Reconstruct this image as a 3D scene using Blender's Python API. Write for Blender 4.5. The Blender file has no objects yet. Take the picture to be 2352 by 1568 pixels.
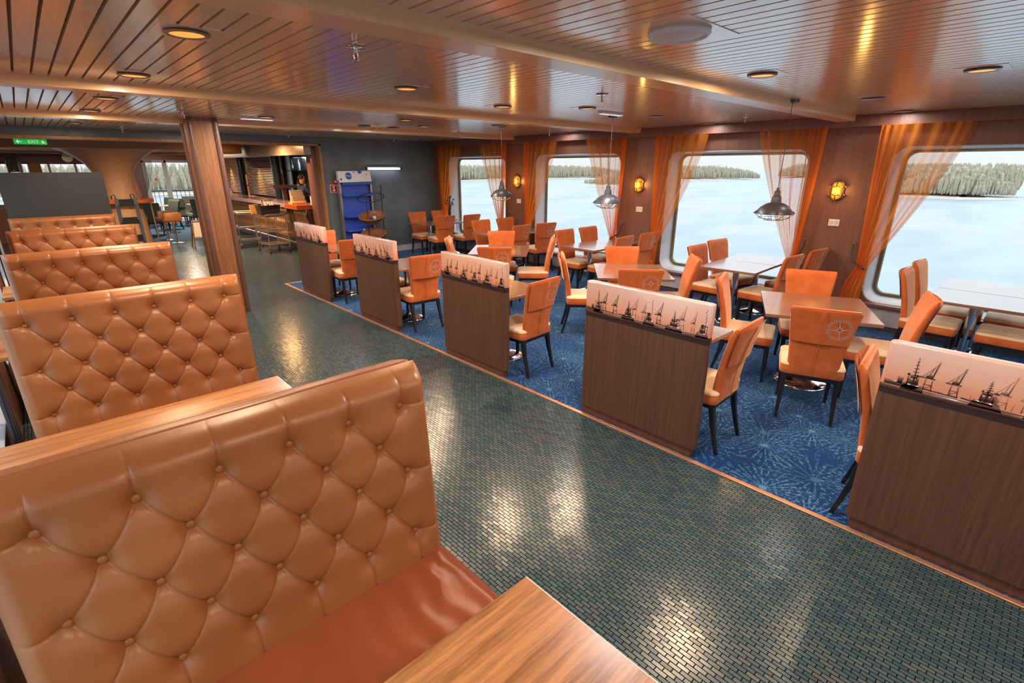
import bpy, bmesh, math, random
from mathutils import Vector, Matrix, Euler, noise as mnoise
C = bpy.context.scene.collection
SC = bpy.context.scene
PI = math.pi
rnd = random.Random(7)

# ------------------------------------------------------------------ camera, world, exposure
cam_d = bpy.data.cameras.new('camera')
cam = bpy.data.objects.new('camera', cam_d); C.objects.link(cam)
cam.location = (0, 0, 1.95)
cam.rotation_euler = (math.radians(90 - 19.3), 0, math.radians(-43.1))
cam_d.sensor_width = 36.0
cam_d.lens = 36.0 * 1145.0 / 2352.0
cam_d.clip_start = 0.05
cam_d.clip_end = 5000
SC.camera = cam

world = bpy.data.worlds.new('sky'); SC.world = world
world.use_nodes = True
wn = world.node_tree; wn.nodes.clear()
w_tc = wn.nodes.new('ShaderNodeTexCoord')
w_sep = wn.nodes.new('ShaderNodeSeparateXYZ')
w_ramp = wn.nodes.new('ShaderNodeValToRGB')
# overcast sky: dimmest at the horizon, about three times brighter overhead
w_ramp.color_ramp.elements.new(.12); w_ramp.color_ramp.elements.new(.45)
for _e, (_p, _c) in zip(w_ramp.color_ramp.elements, ((0, (.245, .255, .262)), (.12, (.32, .35, .38)), (.45, (.68, .76, .86)), (1, (.84, .92, 1)))):
    _e.position = _p; _e.color = (*_c, 1)
w_bg = wn.nodes.new('ShaderNodeBackground'); w_bg.inputs[1].default_value = 3.0
w_out = wn.nodes.new('ShaderNodeOutputWorld')
wn.links.new(w_tc.outputs['Generated'], w_sep.inputs[0])
wn.links.new(w_sep.outputs['Z'], w_ramp.inputs[0])
wn.links.new(w_ramp.outputs[0], w_bg.inputs[0])
wn.links.new(w_bg.outputs[0], w_out.inputs[0])

SC.view_settings.view_transform = 'Standard'
SC.view_settings.look = 'None'
SC.view_settings.gamma = 1.0
SC.view_settings.use_curve_mapping = False
SC.view_settings.exposure = 0.38
LAMP = 2.5          # overall strength of the ceiling lamps
SC.cycles.max_bounces = 7
SC.cycles.diffuse_bounces = 5
SC.cycles.glossy_bounces = 3
SC.cycles.transparent_max_bounces = 12
SC.cycles.caustics_reflective = False
SC.cycles.caustics_refractive = False
SC.cycles.sample_clamp_indirect = 4.0

# ------------------------------------------------------------------ mesh helper
class MB:
    def __init__(s): s.v = []; s.f = []
    def add(s, vs, fs):
        n = len(s.v); s.v += [tuple(p) for p in vs]; s.f += [tuple(i + n for i in f) for f in fs]; return s
    def box(s, x0, x1, y0, y1, z0, z1, M=None):
        vs = [(x, y, z) for z in (z0, z1) for y in (y0, y1) for x in (x0, x1)]
        if M is not None: vs = [M @ Vector(p) for p in vs]
        return s.add(vs, [(0, 2, 3, 1), (4, 5, 7, 6), (0, 1, 5, 4), (2, 6, 7, 3), (0, 4, 6, 2), (1, 3, 7, 5)])
    def loft(s, rings, cap0=True, cap1=True, close=True):
        n = len(rings[0]); vs = [p for r in rings for p in r]; fs = []
        for k in range(len(rings) - 1):
            for i in range(n if close else n - 1):
                j = (i + 1) % n
                fs.append((k * n + i, k * n + j, (k + 1) * n + j, (k + 1) * n + i))
        if cap0: fs.append(tuple(range(n - 1, -1, -1)))
        if cap1: fs.append(tuple((len(rings) - 1) * n + i for i in range(n)))
        return s.add(vs, fs)
    def lathe(s, prof, c=(0, 0, 0), n=24, a0=0, a1=2 * PI, M=None, cap0=True, cap1=True):
        rings = []
        for r, z in prof:
            ring = [Vector((c[0] + r * math.cos(a0 + (a1 - a0) * i / n), c[1] + r * math.sin(a0 + (a1 - a0) * i / n), c[2] + z)) for i in range(n)]
            if M is not None: ring = [M @ p for p in ring]
            rings.append(ring)
        return s.loft(rings, cap0, cap1)
    def tube(s, pts, r, n=8, closed=False, cap=True):
        pts = [Vector(p) for p in pts]; m = len(pts); rings = []
        up = None
        for i, p in enumerate(pts):
            if closed: t = pts[(i + 1) % m] - pts[i - 1]
            else: t = pts[min(i + 1, m - 1)] - pts[max(i - 1, 0)]
            if t.length < 1e-9: t = Vector((0, 0, 1))
            t.normalize()
            if up is None:
                up = Vector((0, 0, 1)) if abs(t.z) < .9 else Vector((1, 0, 0))
            a = t.cross(up)
            if a.length < 1e-6: a = t.cross(Vector((0, 1, 0)))
            a.normalize(); b = a.cross(t).normalized(); up = b
            rr = r[i] if isinstance(r, (list, tuple)) else r
            rings.append([p + (a * math.cos(2 * PI * k / n) + b * math.sin(2 * PI * k / n)) * rr for k in range(n)])
        if closed:
            nn = len(s.v); s.loft(rings, False, False)
            for k in range(n):
                j = (k + 1) % n; q = (m - 1) * n
                s.f.append((nn + q + k, nn + q + j, nn + j, nn + k))
            return s
        return s.loft(rings, cap, cap)
    def cyl(s, p0, p1, r, n=12): return s.tube([p0, p1], r, n)
    def grid(s, fn, us, vs, flip=False):
        nu, nv = len(us), len(vs)
        P = [fn(u, v) for v in vs for u in us]; F = []
        for j in range(nv - 1):
            for i in range(nu - 1):
                q = (j * nu + i, j * nu + i + 1, (j + 1) * nu + i + 1, (j + 1) * nu + i)
                F.append(q[::-1] if flip else q)
        return s.add(P, F)
    def build(s, name, mat, parent=None, bevel=0.0, sharp=35, loc=None, seg=2):
        me = bpy.data.meshes.new(name)
        me.from_pydata(s.v, [], s.f); me.validate()
        bm = bmesh.new(); bm.from_mesh(me)
        bmesh.ops.recalc_face_normals(bm, faces=bm.faces)
        bm.to_mesh(me); bm.free()
        me.shade_smooth(); me.set_sharp_from_angle(angle=math.radians(sharp))
        if mat is not None:
            for m in (mat if isinstance(mat, (list, tuple)) else [mat]): me.materials.append(m)
        o = bpy.data.objects.new(name, me); C.objects.link(o)
        if parent is not None: o.parent = parent
        if loc is not None: o.location = loc
        if bevel > 0:
            b = o.modifiers.new('bevel', 'BEVEL'); b.width = bevel; b.segments = seg; b.limit_method = 'ANGLE'; b.angle_limit = math.radians(40)
            b.harden_normals = True
        return o

def bx(*a, M=None): return MB().box(*a, M=M)
def rrect(hw, hd, r, n=4, cx=0, cy=0):
    pts = []
    for (sx, sy, a) in ((1, 1, 0), (-1, 1, PI / 2), (-1, -1, PI), (1, -1, 3 * PI / 2)):
        for k in range(n + 1):
            t = a + PI / 2 * k / n
            pts.append((cx + sx * (hw - r) + r * math.cos(t), cy + sy * (hd - r) + r * math.sin(t)))
    return pts
def tag(o, label=None, cat=None, group=None, kind=None):
    if label: o['label'] = label
    if cat: o['category'] = cat
    if group: o['group'] = group
    if kind: o['kind'] = kind
    return o
def empty(name, loc=(0, 0, 0), rz=0, label=None, cat=None, group=None):
    o = bpy.data.objects.new(name, None); C.objects.link(o); o.location = loc; o.rotation_euler = (0, 0, rz)
    o.empty_display_size = .1
    return tag(o, label, cat, group)
def struct(o): o['kind'] = 'structure'; return o
CH = {}
def kids(o): return [c for c in bpy.data.objects if c.parent == o]
def copy_tree(o, parent=None):
    c = o.copy(); C.objects.link(c); c.parent = parent
    if o.name not in CH: CH[o.name] = kids(o)
    for ch in CH[o.name]: copy_tree(ch, c)
    return c
def place(proto, used, loc, rz, label, group=None, cat=None):
    """first call uses the prototype itself, later calls copy it"""
    if not used:
        used.append(1); o = proto
        CH[proto.name] = kids(proto)
        for k in CH[proto.name]: CH[k.name] = kids(k)
    else: o = copy_tree(proto)
    o.location = loc; o.rotation_euler = (0, 0, rz); o['label'] = label
    if group: o['group'] = group
    if cat: o['category'] = cat
    return o

# ------------------------------------------------------------------ materials
def base_mat(name, col=(.8, .8, .8), rough=.5, metal=0, spec=.5, emit=None, es=0, coat=0, sheen=0, sheen_tint=None, coat_rough=.1):
    m = bpy.data.materials.new(name); m.use_nodes = True
    b = m.node_tree.nodes['Principled BSDF']
    b.inputs['Base Color'].default_value = (*col, 1)
    b.inputs['Roughness'].default_value = rough
    b.inputs['Metallic'].default_value = metal
    b.inputs['Specular IOR Level'].default_value = spec
    if emit: b.inputs['Emission Color'].default_value = (*emit, 1); b.inputs['Emission Strength'].default_value = es
    if coat: b.inputs['Coat Weight'].default_value = coat; b.inputs['Coat Roughness'].default_value = coat_rough; b.inputs['Coat IOR'].default_value = 1.75 if coat_rough in (.15, .12) else 1.5
    if sheen:
        b.inputs['Sheen Weight'].default_value = sheen; b.inputs['Sheen Roughness'].default_value = .35
        b.inputs['Sheen Tint'].default_value = (*(sheen_tint or (1, 1, 1)), 1)
    return m
class N:
    def __init__(s, m): s.t = m.node_tree; s.b = s.t.nodes['Principled BSDF']
    def n(s, typ, **kw):
        x = s.t.nodes.new(typ)
        for k, v in kw.items():
            if k == 'ins':
                for a, b in v.items(): x.inputs[a].default_value = b
            else: setattr(x, k, v)
        return x
    def l(s, a, b): s.t.links.new(a, b)
    def math(s, op, a, b=None, c=None, clamp=False):
        x = s.n('ShaderNodeMath', operation=op, use_clamp=clamp)
        for i, v in enumerate((a, b, c)):
            if v is None: continue
            if hasattr(v, 'default_value'): s.l(v, x.inputs[i])
            else: x.inputs[i].default_value = v
        return x.outputs[0]
    def ramp(s, fac, stops, interp='LINEAR'):
        r = s.n('ShaderNodeValToRGB'); e = r.color_ramp; e.interpolation = interp
        while len(e.elements) < len(stops): e.elements.new(.5)
        for k, (p, c) in enumerate(stops): e.elements[k].position = p; e.elements[k].color = (*c, 1) if len(c) == 3 else c
        s.l(fac, r.inputs[0]); return r.outputs[0]
    def coords(s, scale=(1, 1, 1), rot=(0, 0, 0), kind='Object'):
        tc = s.n('ShaderNodeTexCoord'); mp = s.n('ShaderNodeMapping')
        mp.inputs['Scale'].default_value = scale; mp.inputs['Rotation'].default_value = rot
        s.l(tc.outputs[kind], mp.inputs[0]); return mp.outputs[0]
    def noise(s, vec, scale=5, detail=4, rough=.6, dist=0):
        x = s.n('ShaderNodeTexNoise'); x.inputs['Scale'].default_value = scale; x.inputs['Detail'].default_value = detail
        x.inputs['Roughness'].default_value = rough; x.inputs['Distortion'].default_value = dist
        s.l(vec, x.inputs['Vector']); return x.outputs['Fac']
    def bump(s, h, strength=.3, dist=.01):
        b = s.n('ShaderNodeBump'); b.inputs['Strength'].default_value = strength; b.inputs['Distance'].default_value = dist
        s.l(h, b.inputs['Height']); s.l(b.outputs[0], s.b.inputs['Normal']); return b
def wood(name, dark, light, axis='x', stretch=14, scale=6, rough=.35, coat=0.0, streak=(.35, .7), bump=.05, spec=.5, coat_rough=.1):
    m = base_mat(name, light, rough, spec=spec, coat=coat, coat_rough=coat_rough); n = N(m)
    sc = {'x': (1, stretch, stretch), 'y': (stretch, 1, stretch), 'z': (stretch, stretch, 1)}[axis]
    v = n.coords(sc)
    a = n.noise(v, scale * .5, 6, .65, .8); b = n.noise(v, scale * 3.2, 3, .6)
    f = n.math('ADD', n.math('MULTIPLY', a, .7), n.math('MULTIPLY', b, .3))
    c = n.ramp(f, [(streak[0], dark), (streak[1], light)])
    n.l(c, n.b.inputs['Base Color'])
    if bump: n.bump(f, bump, .004)
    return m

M = {}
M['ceiling'] = wood('ceiling_wood', (.60, .35, .185), (.80, .53, .32), 'y', 22, 3.0, .30, 1.0, (.3, .72), .03, coat_rough=.15)
M['groove'] = base_mat('groove_dark', (.045, .018, .008), .6)
M['beam'] = wood('beam_oak', (.64, .38, .18), (.86, .58, .32), 'x', 25, 3.0, .32, .3, (.3, .7), .03)
M['booth_table'] = wood('oak_table', (.19, .068, .021), (.52, .235, .090), 'x', 16, 2.2, .30, .15, (.36, .60), .03)
M['panel_wood'] = wood('walnut_panel', (.062, .028, .017), (.170, .079, .046), 'z', 40, 3.5, .45, 0, (.3, .75), .05)
M['wall_wood'] = wood('wall_veneer', (.150, .062, .043), (.27, .125, .086), 'z', 30, 3.0, .42, 0, (.3, .75), .03)
M['pillar_wood'] = wood('pillar_walnut', (.12, .042, .016), (.36, .155, .060), 'z', 34, 3.0, .38, .15, (.34, .68), .05)
M['cafe_table'] = wood('cafe_table_walnut', (.17, .085, .055), (.30, .165, .105), 'y', 24, 3.0, .22, .6, (.3, .7), .02, coat_rough=.12)
M['dark_trim'] = wood('dark_trim', (.075, .032, .022), (.14, .065, .045), 'z', 25, 3.0, .4)
M['frame_wood'] = wood('opening_frame_oak', (.28, .12, .045), (.52, .27, .11), 'z', 22, 3.0, .38)
M['tan_panel'] = base_mat('tan_laminate', (.34, .18, .09), .5)
M['slate'] = base_mat('slate_wall', (.062, .078, .088), .42)
M['ceiling'].node_tree.nodes['Principled BSDF'].inputs['Coat IOR'].default_value = 2.2
_n = N(M['slate']); _v = _n.coords((1, 1, 1)); _f = _n.noise(_v, 3.0, 5, .6)
_n.l(_n.ramp(_f, [(.3, (.105, .135, .155)), (.7, (.165, .200, .220))]), _n.b.inputs['Base Color'])
_n.l(_n.ramp(_n.noise(_v, 7, 3), [(.3, (.32,) * 3), (.7, (.5,) * 3)]), _n.b.inputs['Roughness'])
M['dark_board'] = base_mat('dark_grey_board', (.032, .037, .046), .55)
M['white'] = base_mat('white_paint', (.78, .80, .82), .45)
M['reveal'] = base_mat('window_reveal_white', (.52, .56, .60), .4)
M['baseboard'] = base_mat('pale_baseboard', (.58, .60, .66), .5)
M['gasket'] = base_mat('window_gasket_bronze', (.20, .165, .10), .35, .5)
M['chrome'] = base_mat('chrome', (.78, .78, .80), .12, 1.0)
M['steel'] = base_mat('brushed_steel', (.55, .53, .50), .32, 1.0)
M['dull_steel'] = base_mat('dull_pewter', (.25, .25, .27), .35, .8)
M['pewter'] = base_mat('lamp_pewter', (.09, .09, .105), .36, .5)
M['brass'] = base_mat('brass', (.72, .42, .14), .28, 1.0)
M['copper'] = base_mat('copper_strip', (.72, .36, .20), .35, .7)
M['black'] = base_mat('black_satin', (.012, .013, .016), .35)
M['black_wood'] = base_mat('black_lacquer', (.014, .014, .018), .28)
M['rubber'] = base_mat('rubber', (.03, .03, .03), .7)
M['red'] = base_mat('alarm_red', (.62, .02, .015), .35)
M['paper'] = base_mat('white_print', (.85, .84, .80), .5)
M['blue_print'] = base_mat('blue_print', (.02, .13, .50), .4)
M['navy_print'] = base_mat('navy_print', (.02, .03, .09), .5)
M['amber_glass'] = base_mat('lit_amber_glass', (.9, .45, .05), .3, emit=(1.0, .42, .015), es=.42)
M['lamp_glow'] = base_mat('lit_downlight', (.9, .5, .2), .3, emit=(1.0, .38, .05), es=.75)
M['lamp_off'] = base_mat('frosted_lamp', (.65, .66, .70), .4)
M['bulb'] = base_mat('lit_bulb', (1, .6, .2), .3, emit=(1.0, .55, .12), es=2.5)
M['tube_light'] = base_mat('lit_tube', (.9, .9, .95), .3, emit=(.8, .85, 1.0), es=.45)
M['exit_green'] = base_mat('exit_green', (.0, .45, .06), .4, emit=(.0, .62, .08), es=.4)
M['exit_white'] = base_mat('exit_white', (.9, .9, .9), .4, emit=(.8, .9, .8), es=.35)
M['wicker'] = wood('wicker', (.10, .028, .010), (.42, .17, .055), 'x', 5, 30, .5, 0, (.35, .65), .6)
M['green_fabric'] = base_mat('grey_green_fabric', (.075, .095, .085), .8, sheen=.3)
M['taupe'] = base_mat('taupe_board', (.36, .31, .25), .6)
M['skin'] = base_mat('skin', (.62, .32, .20), .5)
M['navy_cloth'] = base_mat('navy_cloth', (.03, .04, .13), .8)
M['hair'] = base_mat('brown_hair', (.09, .045, .02), .6)
M['column_skin'] = base_mat('tan_column', (.42, .24, .135), .42)
M['silver_band'] = wood('silver_bulkhead', (.30, .25, .20), (.50, .46, .42), 'y', 8, 2.0, .28, .3, (.35, .65), 0)
M['dark_glass'] = base_mat('dark_mirror', (.05, .055, .065), .12, .4)
M['orange_gloss'] = base_mat('orange_counter', (.50, .10, .03), .2, coat=.5)
M['counter'] = base_mat('counter_stone', (.40, .27, .26), .22, coat=.3)
M['cable'] = base_mat('cable', (.05, .04, .04), .5)
M['kraft'] = base_mat('kraft_card', (.58, .33, .12), .7)

# leather
def leather(name, a, b, rough):
    m = base_mat(name, b, rough, spec=.5); n = N(m)
    v = n.coords()
    n.l(n.ramp(n.noise(v, 2.2, 3, .5), [(.3, a), (.7, b)]), n.b.inputs['Base Color'])
    vo = n.n('ShaderNodeTexVoronoi'); vo.inputs['Scale'].default_value = 420; n.l(v, vo.inputs['Vector'])
    n.bump(vo.outputs['Distance'], .12, .0012)
    return m
M['leather'] = leather('cognac_leather', (.285, .098, .030), (.365, .135, .043), .36)
M['seat_leather'] = leather('seat_leather', (.24, .055, .020), (.33, .085, .030), .30)

# velour
def velour(name, a, b, tint, sh=.9):
    m = base_mat(name, b, .85, spec=.2, sheen=sh, sheen_tint=tint); n = N(m)
    v = n.coords()
    n.l(n.ramp(n.noise(v, 9, 5, .65), [(.3, a), (.7, b)]), n.b.inputs['Base Color'])
    n.bump(n.noise(v, 260, 2), .25, .001)
    return m
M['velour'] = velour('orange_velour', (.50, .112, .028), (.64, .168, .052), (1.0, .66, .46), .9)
M['sheen_velour'] = velour('velour_painted_sheen', (.70, .49, .31), (.80, .62, .43), (1.0, .85, .68), 1.0)  # orange velour paled so the colour holds its window sheen
M['emblem'] = base_mat('compass_print', (.62, .48, .42), .6)

# picture print: pink dusk sky, warmer towards the skyline
m = base_mat('dusk_print', (.8, .5, .4), .12, coat=.5, coat_rough=.05); n = N(m)
tc = n.n('ShaderNodeTexCoord'); sp = n.n('ShaderNodeSeparateXYZ'); n.l(tc.outputs['Object'], sp.inputs[0])
n.l(n.ramp(n.math('MULTIPLY_ADD', sp.outputs['Z'], 4.2, -3.75), [(0, (.72, .27, .17)), (.35, (.66, .36, .27)), (1, (.60, .42, .38))]), n.b.inputs['Base Color'])
M['dusk'] = m
M['silhouette'] = base_mat('skyline_ink', (.10, .045, .035), .3, coat=.3)
M['silhouette_far'] = base_mat('skyline_far_ink', (.36, .17, .13), .3, coat=.3)
M['print_band'] = base_mat('print_dark_band', (.030, .017, .020), .4)

# mosaic floor
m = base_mat('mosaic_tiles', (.2, .25, .27), .16, spec=.7); n = N(m)
v = n.coords((1, 1, 1), (0, 0, PI / 2))
br = n.n('ShaderNodeTexBrick'); n.l(v, br.inputs['Vector'])
br.inputs['Scale'].default_value = 1.0
br.inputs['Brick Width'].default_value = .053; br.inputs['Row Height'].default_value = .0215
br.inputs['Mortar Size'].default_value = .0023; br.inputs['Mortar Smooth'].default_value = .1
br.inputs['Color1'].default_value = (0, 0, 0, 1); br.inputs['Color2'].default_value = (1, 1, 1, 1); br.inputs['Bias'].default_value = 0
big = n.noise(n.coords(), .9, 3, .5)
fac = n.math('MULTIPLY_ADD', br.outputs['Color'], .75, n.math('MULTIPLY_ADD', big, .7, -.26))
colr = n.ramp(fac, [(0, (.030, .066, .088)), (.35, (.044, .084, .104)), (.65, (.064, .098, .112)), (1, (.098, .110, .108))])
mx = n.n('ShaderNodeMix', data_type='RGBA'); n.l(br.outputs['Fac'], mx.inputs['Factor']); n.l(colr, mx.inputs['A'])
mx.inputs['B'].default_value = (.010, .012, .014, 1)
n.l(mx.outputs['Result'], n.b.inputs['Base Color'])
n.l(n.math('MULTIPLY_ADD', br.outputs['Fac'], .6, .22), n.b.inputs['Roughness'])
n.l(n.math('MULTIPLY', n.math('SUBTRACT', 1.0, br.outputs['Fac']), .60), n.b.inputs['Specular IOR Level'])
bp = n.bump(n.math('SUBTRACT', 1.0, br.outputs['Fac']), .5, .0018)
# each tile is set at its own very slight tilt
wn_ = n.n('ShaderNodeTexWhiteNoise', noise_dimensions='1D'); n.l(n.math('MULTIPLY', br.outputs['Color'], 97.0), wn_.inputs['W'])
cx = n.n('ShaderNodeCombineXYZ'); n.l(n.math('MULTIPLY_ADD', br.outputs['Color'], .032, -.016), cx.inputs[0]); n.l(n.math('MULTIPLY_ADD', wn_.outputs['Value'], .032, -.016), cx.inputs[1]); cx.inputs[2].default_value = 1
nm = n.n('ShaderNodeVectorMath', operation='NORMALIZE'); n.l(cx.outputs[0], nm.inputs[0]); n.l(nm.outputs[0], bp.inputs['Normal'])
M['mosaic'] = m

# carpet with star bursts
m = base_mat('burst_carpet', (.02, .09, .3), .92, spec=.15, sheen=.25, sheen_tint=(.5, .8, 1)); n = N(m)
def burst(sc, seed, rays, r0):
    tc = n.coords((sc, sc, sc)); ad = n.n('ShaderNodeVectorMath', operation='ADD'); n.l(tc, ad.inputs[0]); ad.inputs[1].default_value = (seed, seed * .7, 0)
    vo = n.n('ShaderNodeTexVoronoi', voronoi_dimensions='2D'); vo.inputs['Scale'].default_value = 1; vo.inputs['Randomness'].default_value = .7; n.l(ad.outputs[0], vo.inputs['Vector'])
    df = n.n('ShaderNodeVectorMath', operation='SUBTRACT'); n.l(ad.outputs[0], df.inputs[0]); n.l(vo.outputs['Position'], df.inputs[1])
    sp = n.n('ShaderNodeSeparateXYZ'); n.l(df.outputs[0], sp.inputs[0])
    ang = n.math('ARCTAN2', sp.outputs['Y'], sp.outputs['X'])
    d = vo.outputs['Distance']
    wob = n.math('MULTIPLY', n.noise(tc, 9, 2, .6), 1.6)
    s1 = n.math('SINE', n.math('ADD', n.math('MULTIPLY', ang, rays), wob))
    s2 = n.math('SINE', n.math('ADD', n.math('MULTIPLY', ang, rays * 2), wob))
    # inner rays broad, outer rays doubled
    t = n.math('SMOOTH_MIN', n.math('MULTIPLY', d, 3.2), 1.0, .1)
    s = n.math('ADD', n.math('MULTIPLY', s1, n.math('SUBTRACT', 1.0, t)), n.math('MULTIPLY', s2, t))
    brk = n.math('GREATER_THAN', n.noise(tc, 26, 3, .7), n.math('MULTIPLY_ADD', d, .22, .43))
    core = n.math('LESS_THAN', d, .05)
    ray = n.math('GREATER_THAN', s, .38)
    r = n.math('MULTIPLY', n.math('MULTIPLY', ray, brk), n.math('LESS_THAN', d, r0))
    return n.math('MAXIMUM', r, core)
b1 = burst(2.1, 3.1, 16, .62); b2 = burst(1.7, 11.7, 13, .75)
patt = n.math('MAXIMUM', n.math('MULTIPLY', b1, .9), n.math('MULTIPLY', b2, .55))
nz = n.noise(n.coords(), 160, 2, .6)
f = n.math('ADD', n.math('MULTIPLY', patt, .75), n.math('MULTIPLY', nz, .25))
n.l(n.ramp(f, [(.05, (.004, .024, .105)), (.30, (.009, .062, .235)), (.95, (.10, .245, .37))]), n.b.inputs['Base Color'])
n.bump(nz, .5, .004)
M['carpet'] = m
m = base_mat('plain_blue_carpet', (.03, .10, .22), .95); n = N(m)
n.l(n.ramp(n.noise(n.coords((1, 3, 1)), 12, 4, .7), [(.3, (.015, .060, .16)), (.7, (.05, .15, .27))]), n.b.inputs['Base Color'])
M['carpet2'] = m

# see-through sheets
def sheer(name, col, alpha, transl=.5):
    m = bpy.data.materials.new(name); m.use_nodes = True; t = m.node_tree; t.nodes.clear()
    o = t.nodes.new('ShaderNodeOutputMaterial'); mix = t.nodes.new('ShaderNodeMixShader'); tr = t.nodes.new('ShaderNodeBsdfTransparent')
    d = t.nodes.new('ShaderNodeBsdfDiffuse'); tl = t.nodes.new('ShaderNodeBsdfTranslucent'); m2 = t.nodes.new('ShaderNodeMixShader')
    d.inputs[0].default_value = (*col, 1); tl.inputs[0].default_value = (*col, 1); m2.inputs[0].default_value = transl
    tr.inputs[0].default_value = (1, .93, .86, 1)
    # seen edge-on a thread mesh closes up, as real voile does
    lw = t.nodes.new('ShaderNodeLayerWeight'); lw.inputs[0].default_value = .35
    mt = t.nodes.new('ShaderNodeMath'); mt.operation = 'MULTIPLY_ADD'; mt.use_clamp = True
    mt.inputs[1].default_value = .80; mt.inputs[2].default_value = alpha
    t.links.new(lw.outputs['Facing'], mt.inputs[0]); t.links.new(mt.outputs[0], mix.inputs[0])
    t.links.new(d.outputs[0], m2.inputs[1]); t.links.new(tl.outputs[0], m2.inputs[2])
    t.links.new(tr.outputs[0], mix.inputs[1]); t.links.new(m2.outputs[0], mix.inputs[2]); t.links.new(mix.outputs[0], o.inputs[0])
    return m
M['voile'] = sheer('orange_voile', (.92, .30, .040), .36, .6)
M['blue_voile'] = sheer('blue_voile', (.12, .2, .32), .3, .4)
M['dark_curtain'] = base_mat('navy_curtain', (.02, .025, .05), .7, sheen=.3)
def pane(name, tint):
    m = bpy.data.materials.new(name); m.use_nodes = True; t = m.node_tree; t.nodes.clear()
    o = t.nodes.new('ShaderNodeOutputMaterial'); mix = t.nodes.new('ShaderNodeMixShader'); tr = t.nodes.new('ShaderNodeBsdfTransparent')
    g = t.nodes.new('ShaderNodeBsdfGlossy'); g.inputs['Roughness'].default_value = .02; lw = t.nodes.new('ShaderNodeLayerWeight'); lw.inputs[0].default_value = .5; pw = t.nodes.new('ShaderNodeMath'); pw.operation = 'POWER'; pw.inputs[1].default_value = 5
    fr = t.nodes.new('ShaderNodeMath'); fr.operation = 'MULTIPLY_ADD'; fr.inputs[1].default_value = .5; fr.inputs[2].default_value = .02
    t.links.new(lw.outputs['Facing'], pw.inputs[0]); t.links.new(pw.outputs[0], fr.inputs[0])
    tr.inputs[0].default_value = (*tint, 1)
    t.links.new(fr.outputs[0], mix.inputs[0]); t.links.new(tr.outputs[0], mix.inputs[1]); t.links.new(g.outputs[0], mix.inputs[2]); t.links.new(mix.outputs[0], o.inputs[0])
    return m
M['pane'] = pane('window_pane', (.97, .985, .98))

# ------------------------------------------------------------------ room shell
CEIL = 2.53; WX = 7.55; WL = -.44; Y0 = -3.2; YB = 10.87; WT = .45
FARY = 22.0; FARC = 2.44
# floor
struct(bx(WL - .5, 9.0, Y0 - .3, 24, -.12, 0).build('floor', M['mosaic']))
struct(bx(3.0, WX, Y0, 9.02, 0, .006).build('floor_carpet', M['carpet']))
struct(bx(5.75, WX, 9.02, YB, 0, .006).build('floor_carpet', M['carpet']))
struct(bx(WL, 4.35, 16.45, FARY, 0, .006).build('floor_carpet', M['carpet2']))
struct(bx(2.965, 3.0, Y0, 9.05, 0, .010).build('trim_1', M['copper'], bevel=.003))
struct(bx(3.0, 5.75, 9.02, 9.05, 0, .010).build('trim_2', M['copper'], bevel=.003))
# ceiling: grooved boards, profile across X
def ceiling_mesh(x0, x1, y0, y1, z):
    mb = MB(); prof = []
    k0 = math.ceil((x0 - .026) / .0875)
    prof.append((x0, z))
    k = k0
    while .026 + .0875 * k < x1 - .02:
        g = .026 + .0875 * k
        prof += [(g - .0065, z), (g - .0055, z + .014), (g + .0055, z + .014), (g + .0065, z)]
        k += 1
    prof.append((x1, z))
    mb.grid(lambda u, v: (prof[int(u)][0], v, prof[int(u)][1]), list(range(len(prof))), [y0, y1])
    mb.box(x0, x1, y0, y1, z + .02, z + .10)
    return mb
o = struct(ceiling_mesh(WL, WX, Y0, YB, CEIL).build('ceiling', [M['ceiling'], M['groove']], sharp=20))
for p in o.data.polygons:
    if CEIL + .010 < p.center.z < CEIL + .015: p.material_index = 1
for k, yb in enumerate((-1.0, 1.93, 4.88, 7.83)):
    struct(bx(WL, WX, yb, yb + .20, 2.462, CEIL + .03).build('ceiling_beam', M['beam'], bevel=.004))
struct(bx(WX - .16, WX + .02, Y0, YB, 2.40, CEIL + .02).build('trim_3', M['wall_wood'], bevel=.003))

# window wall: box with rounded openings via profile
def window_wall(name, x_in, x_out, y0, y1, openings, z0, z1, zo0, zo1, r, mat, sign):
    """wall slab between x_in and x_out pierced by rounded openings; inner face only detailed"""
    mb = MB(); segs = 6
    # vertical strips between openings
    ys = [y0] + [v for a, b in openings for v in (a, b)] + [y1]
    for i in range(0, len(ys), 2): mb.box(min(x_in, x_out), max(x_in, x_out), ys[i], ys[i + 1], z0, z1)
    for a, b in openings:
        mb.box(min(x_in, x_out), max(x_in, x_out), a, b, z0, zo0)
        mb.box(min(x_in, x_out), max(x_in, x_out), a, b, zo1, z1)
        for (cy, cz, sy, sz) in ((a, zo0, 1, 1), (b, zo0, -1, 1), (a, zo1, 1, -1), (b, zo1, -1, -1)):
            arc = [(cy + sy * (r - r * math.cos(t * PI / 2 / segs)), cz + sz * (r - r * math.sin(t * PI / 2 / segs))) for t in range(segs + 1)]
            poly = [(cy, cz)] + arc
            n0 = len(mb.v)
            pts = [(x_in, p[0], p[1]) for p in poly] + [(x_out, p[0], p[1]) for p in poly]; m_ = len(poly)
            fs = [tuple(range(m_)), tuple(range(2 * m_ - 1, m_ - 1, -1))] + [(i, (i + 1) % m_, m_ + (i + 1) % m_, m_ + i) for i in range(m_)]
            mb.add(pts, fs)
    return mb.build(name, mat, sharp=30)
OPEN = [(-3.45 + 0, -1.45), (-.53, 1.49), (2.40, 4.42), (5.34, 7.36), (8.27, 10.27)]
ZO0, ZO1 = .33, 2.165
struct(window_wall('wall_right', WX, WX + .05, Y0, YB, OPEN, 0, CEIL + .1, ZO0, ZO1, .17, M['wall_wood'], 1))
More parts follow.
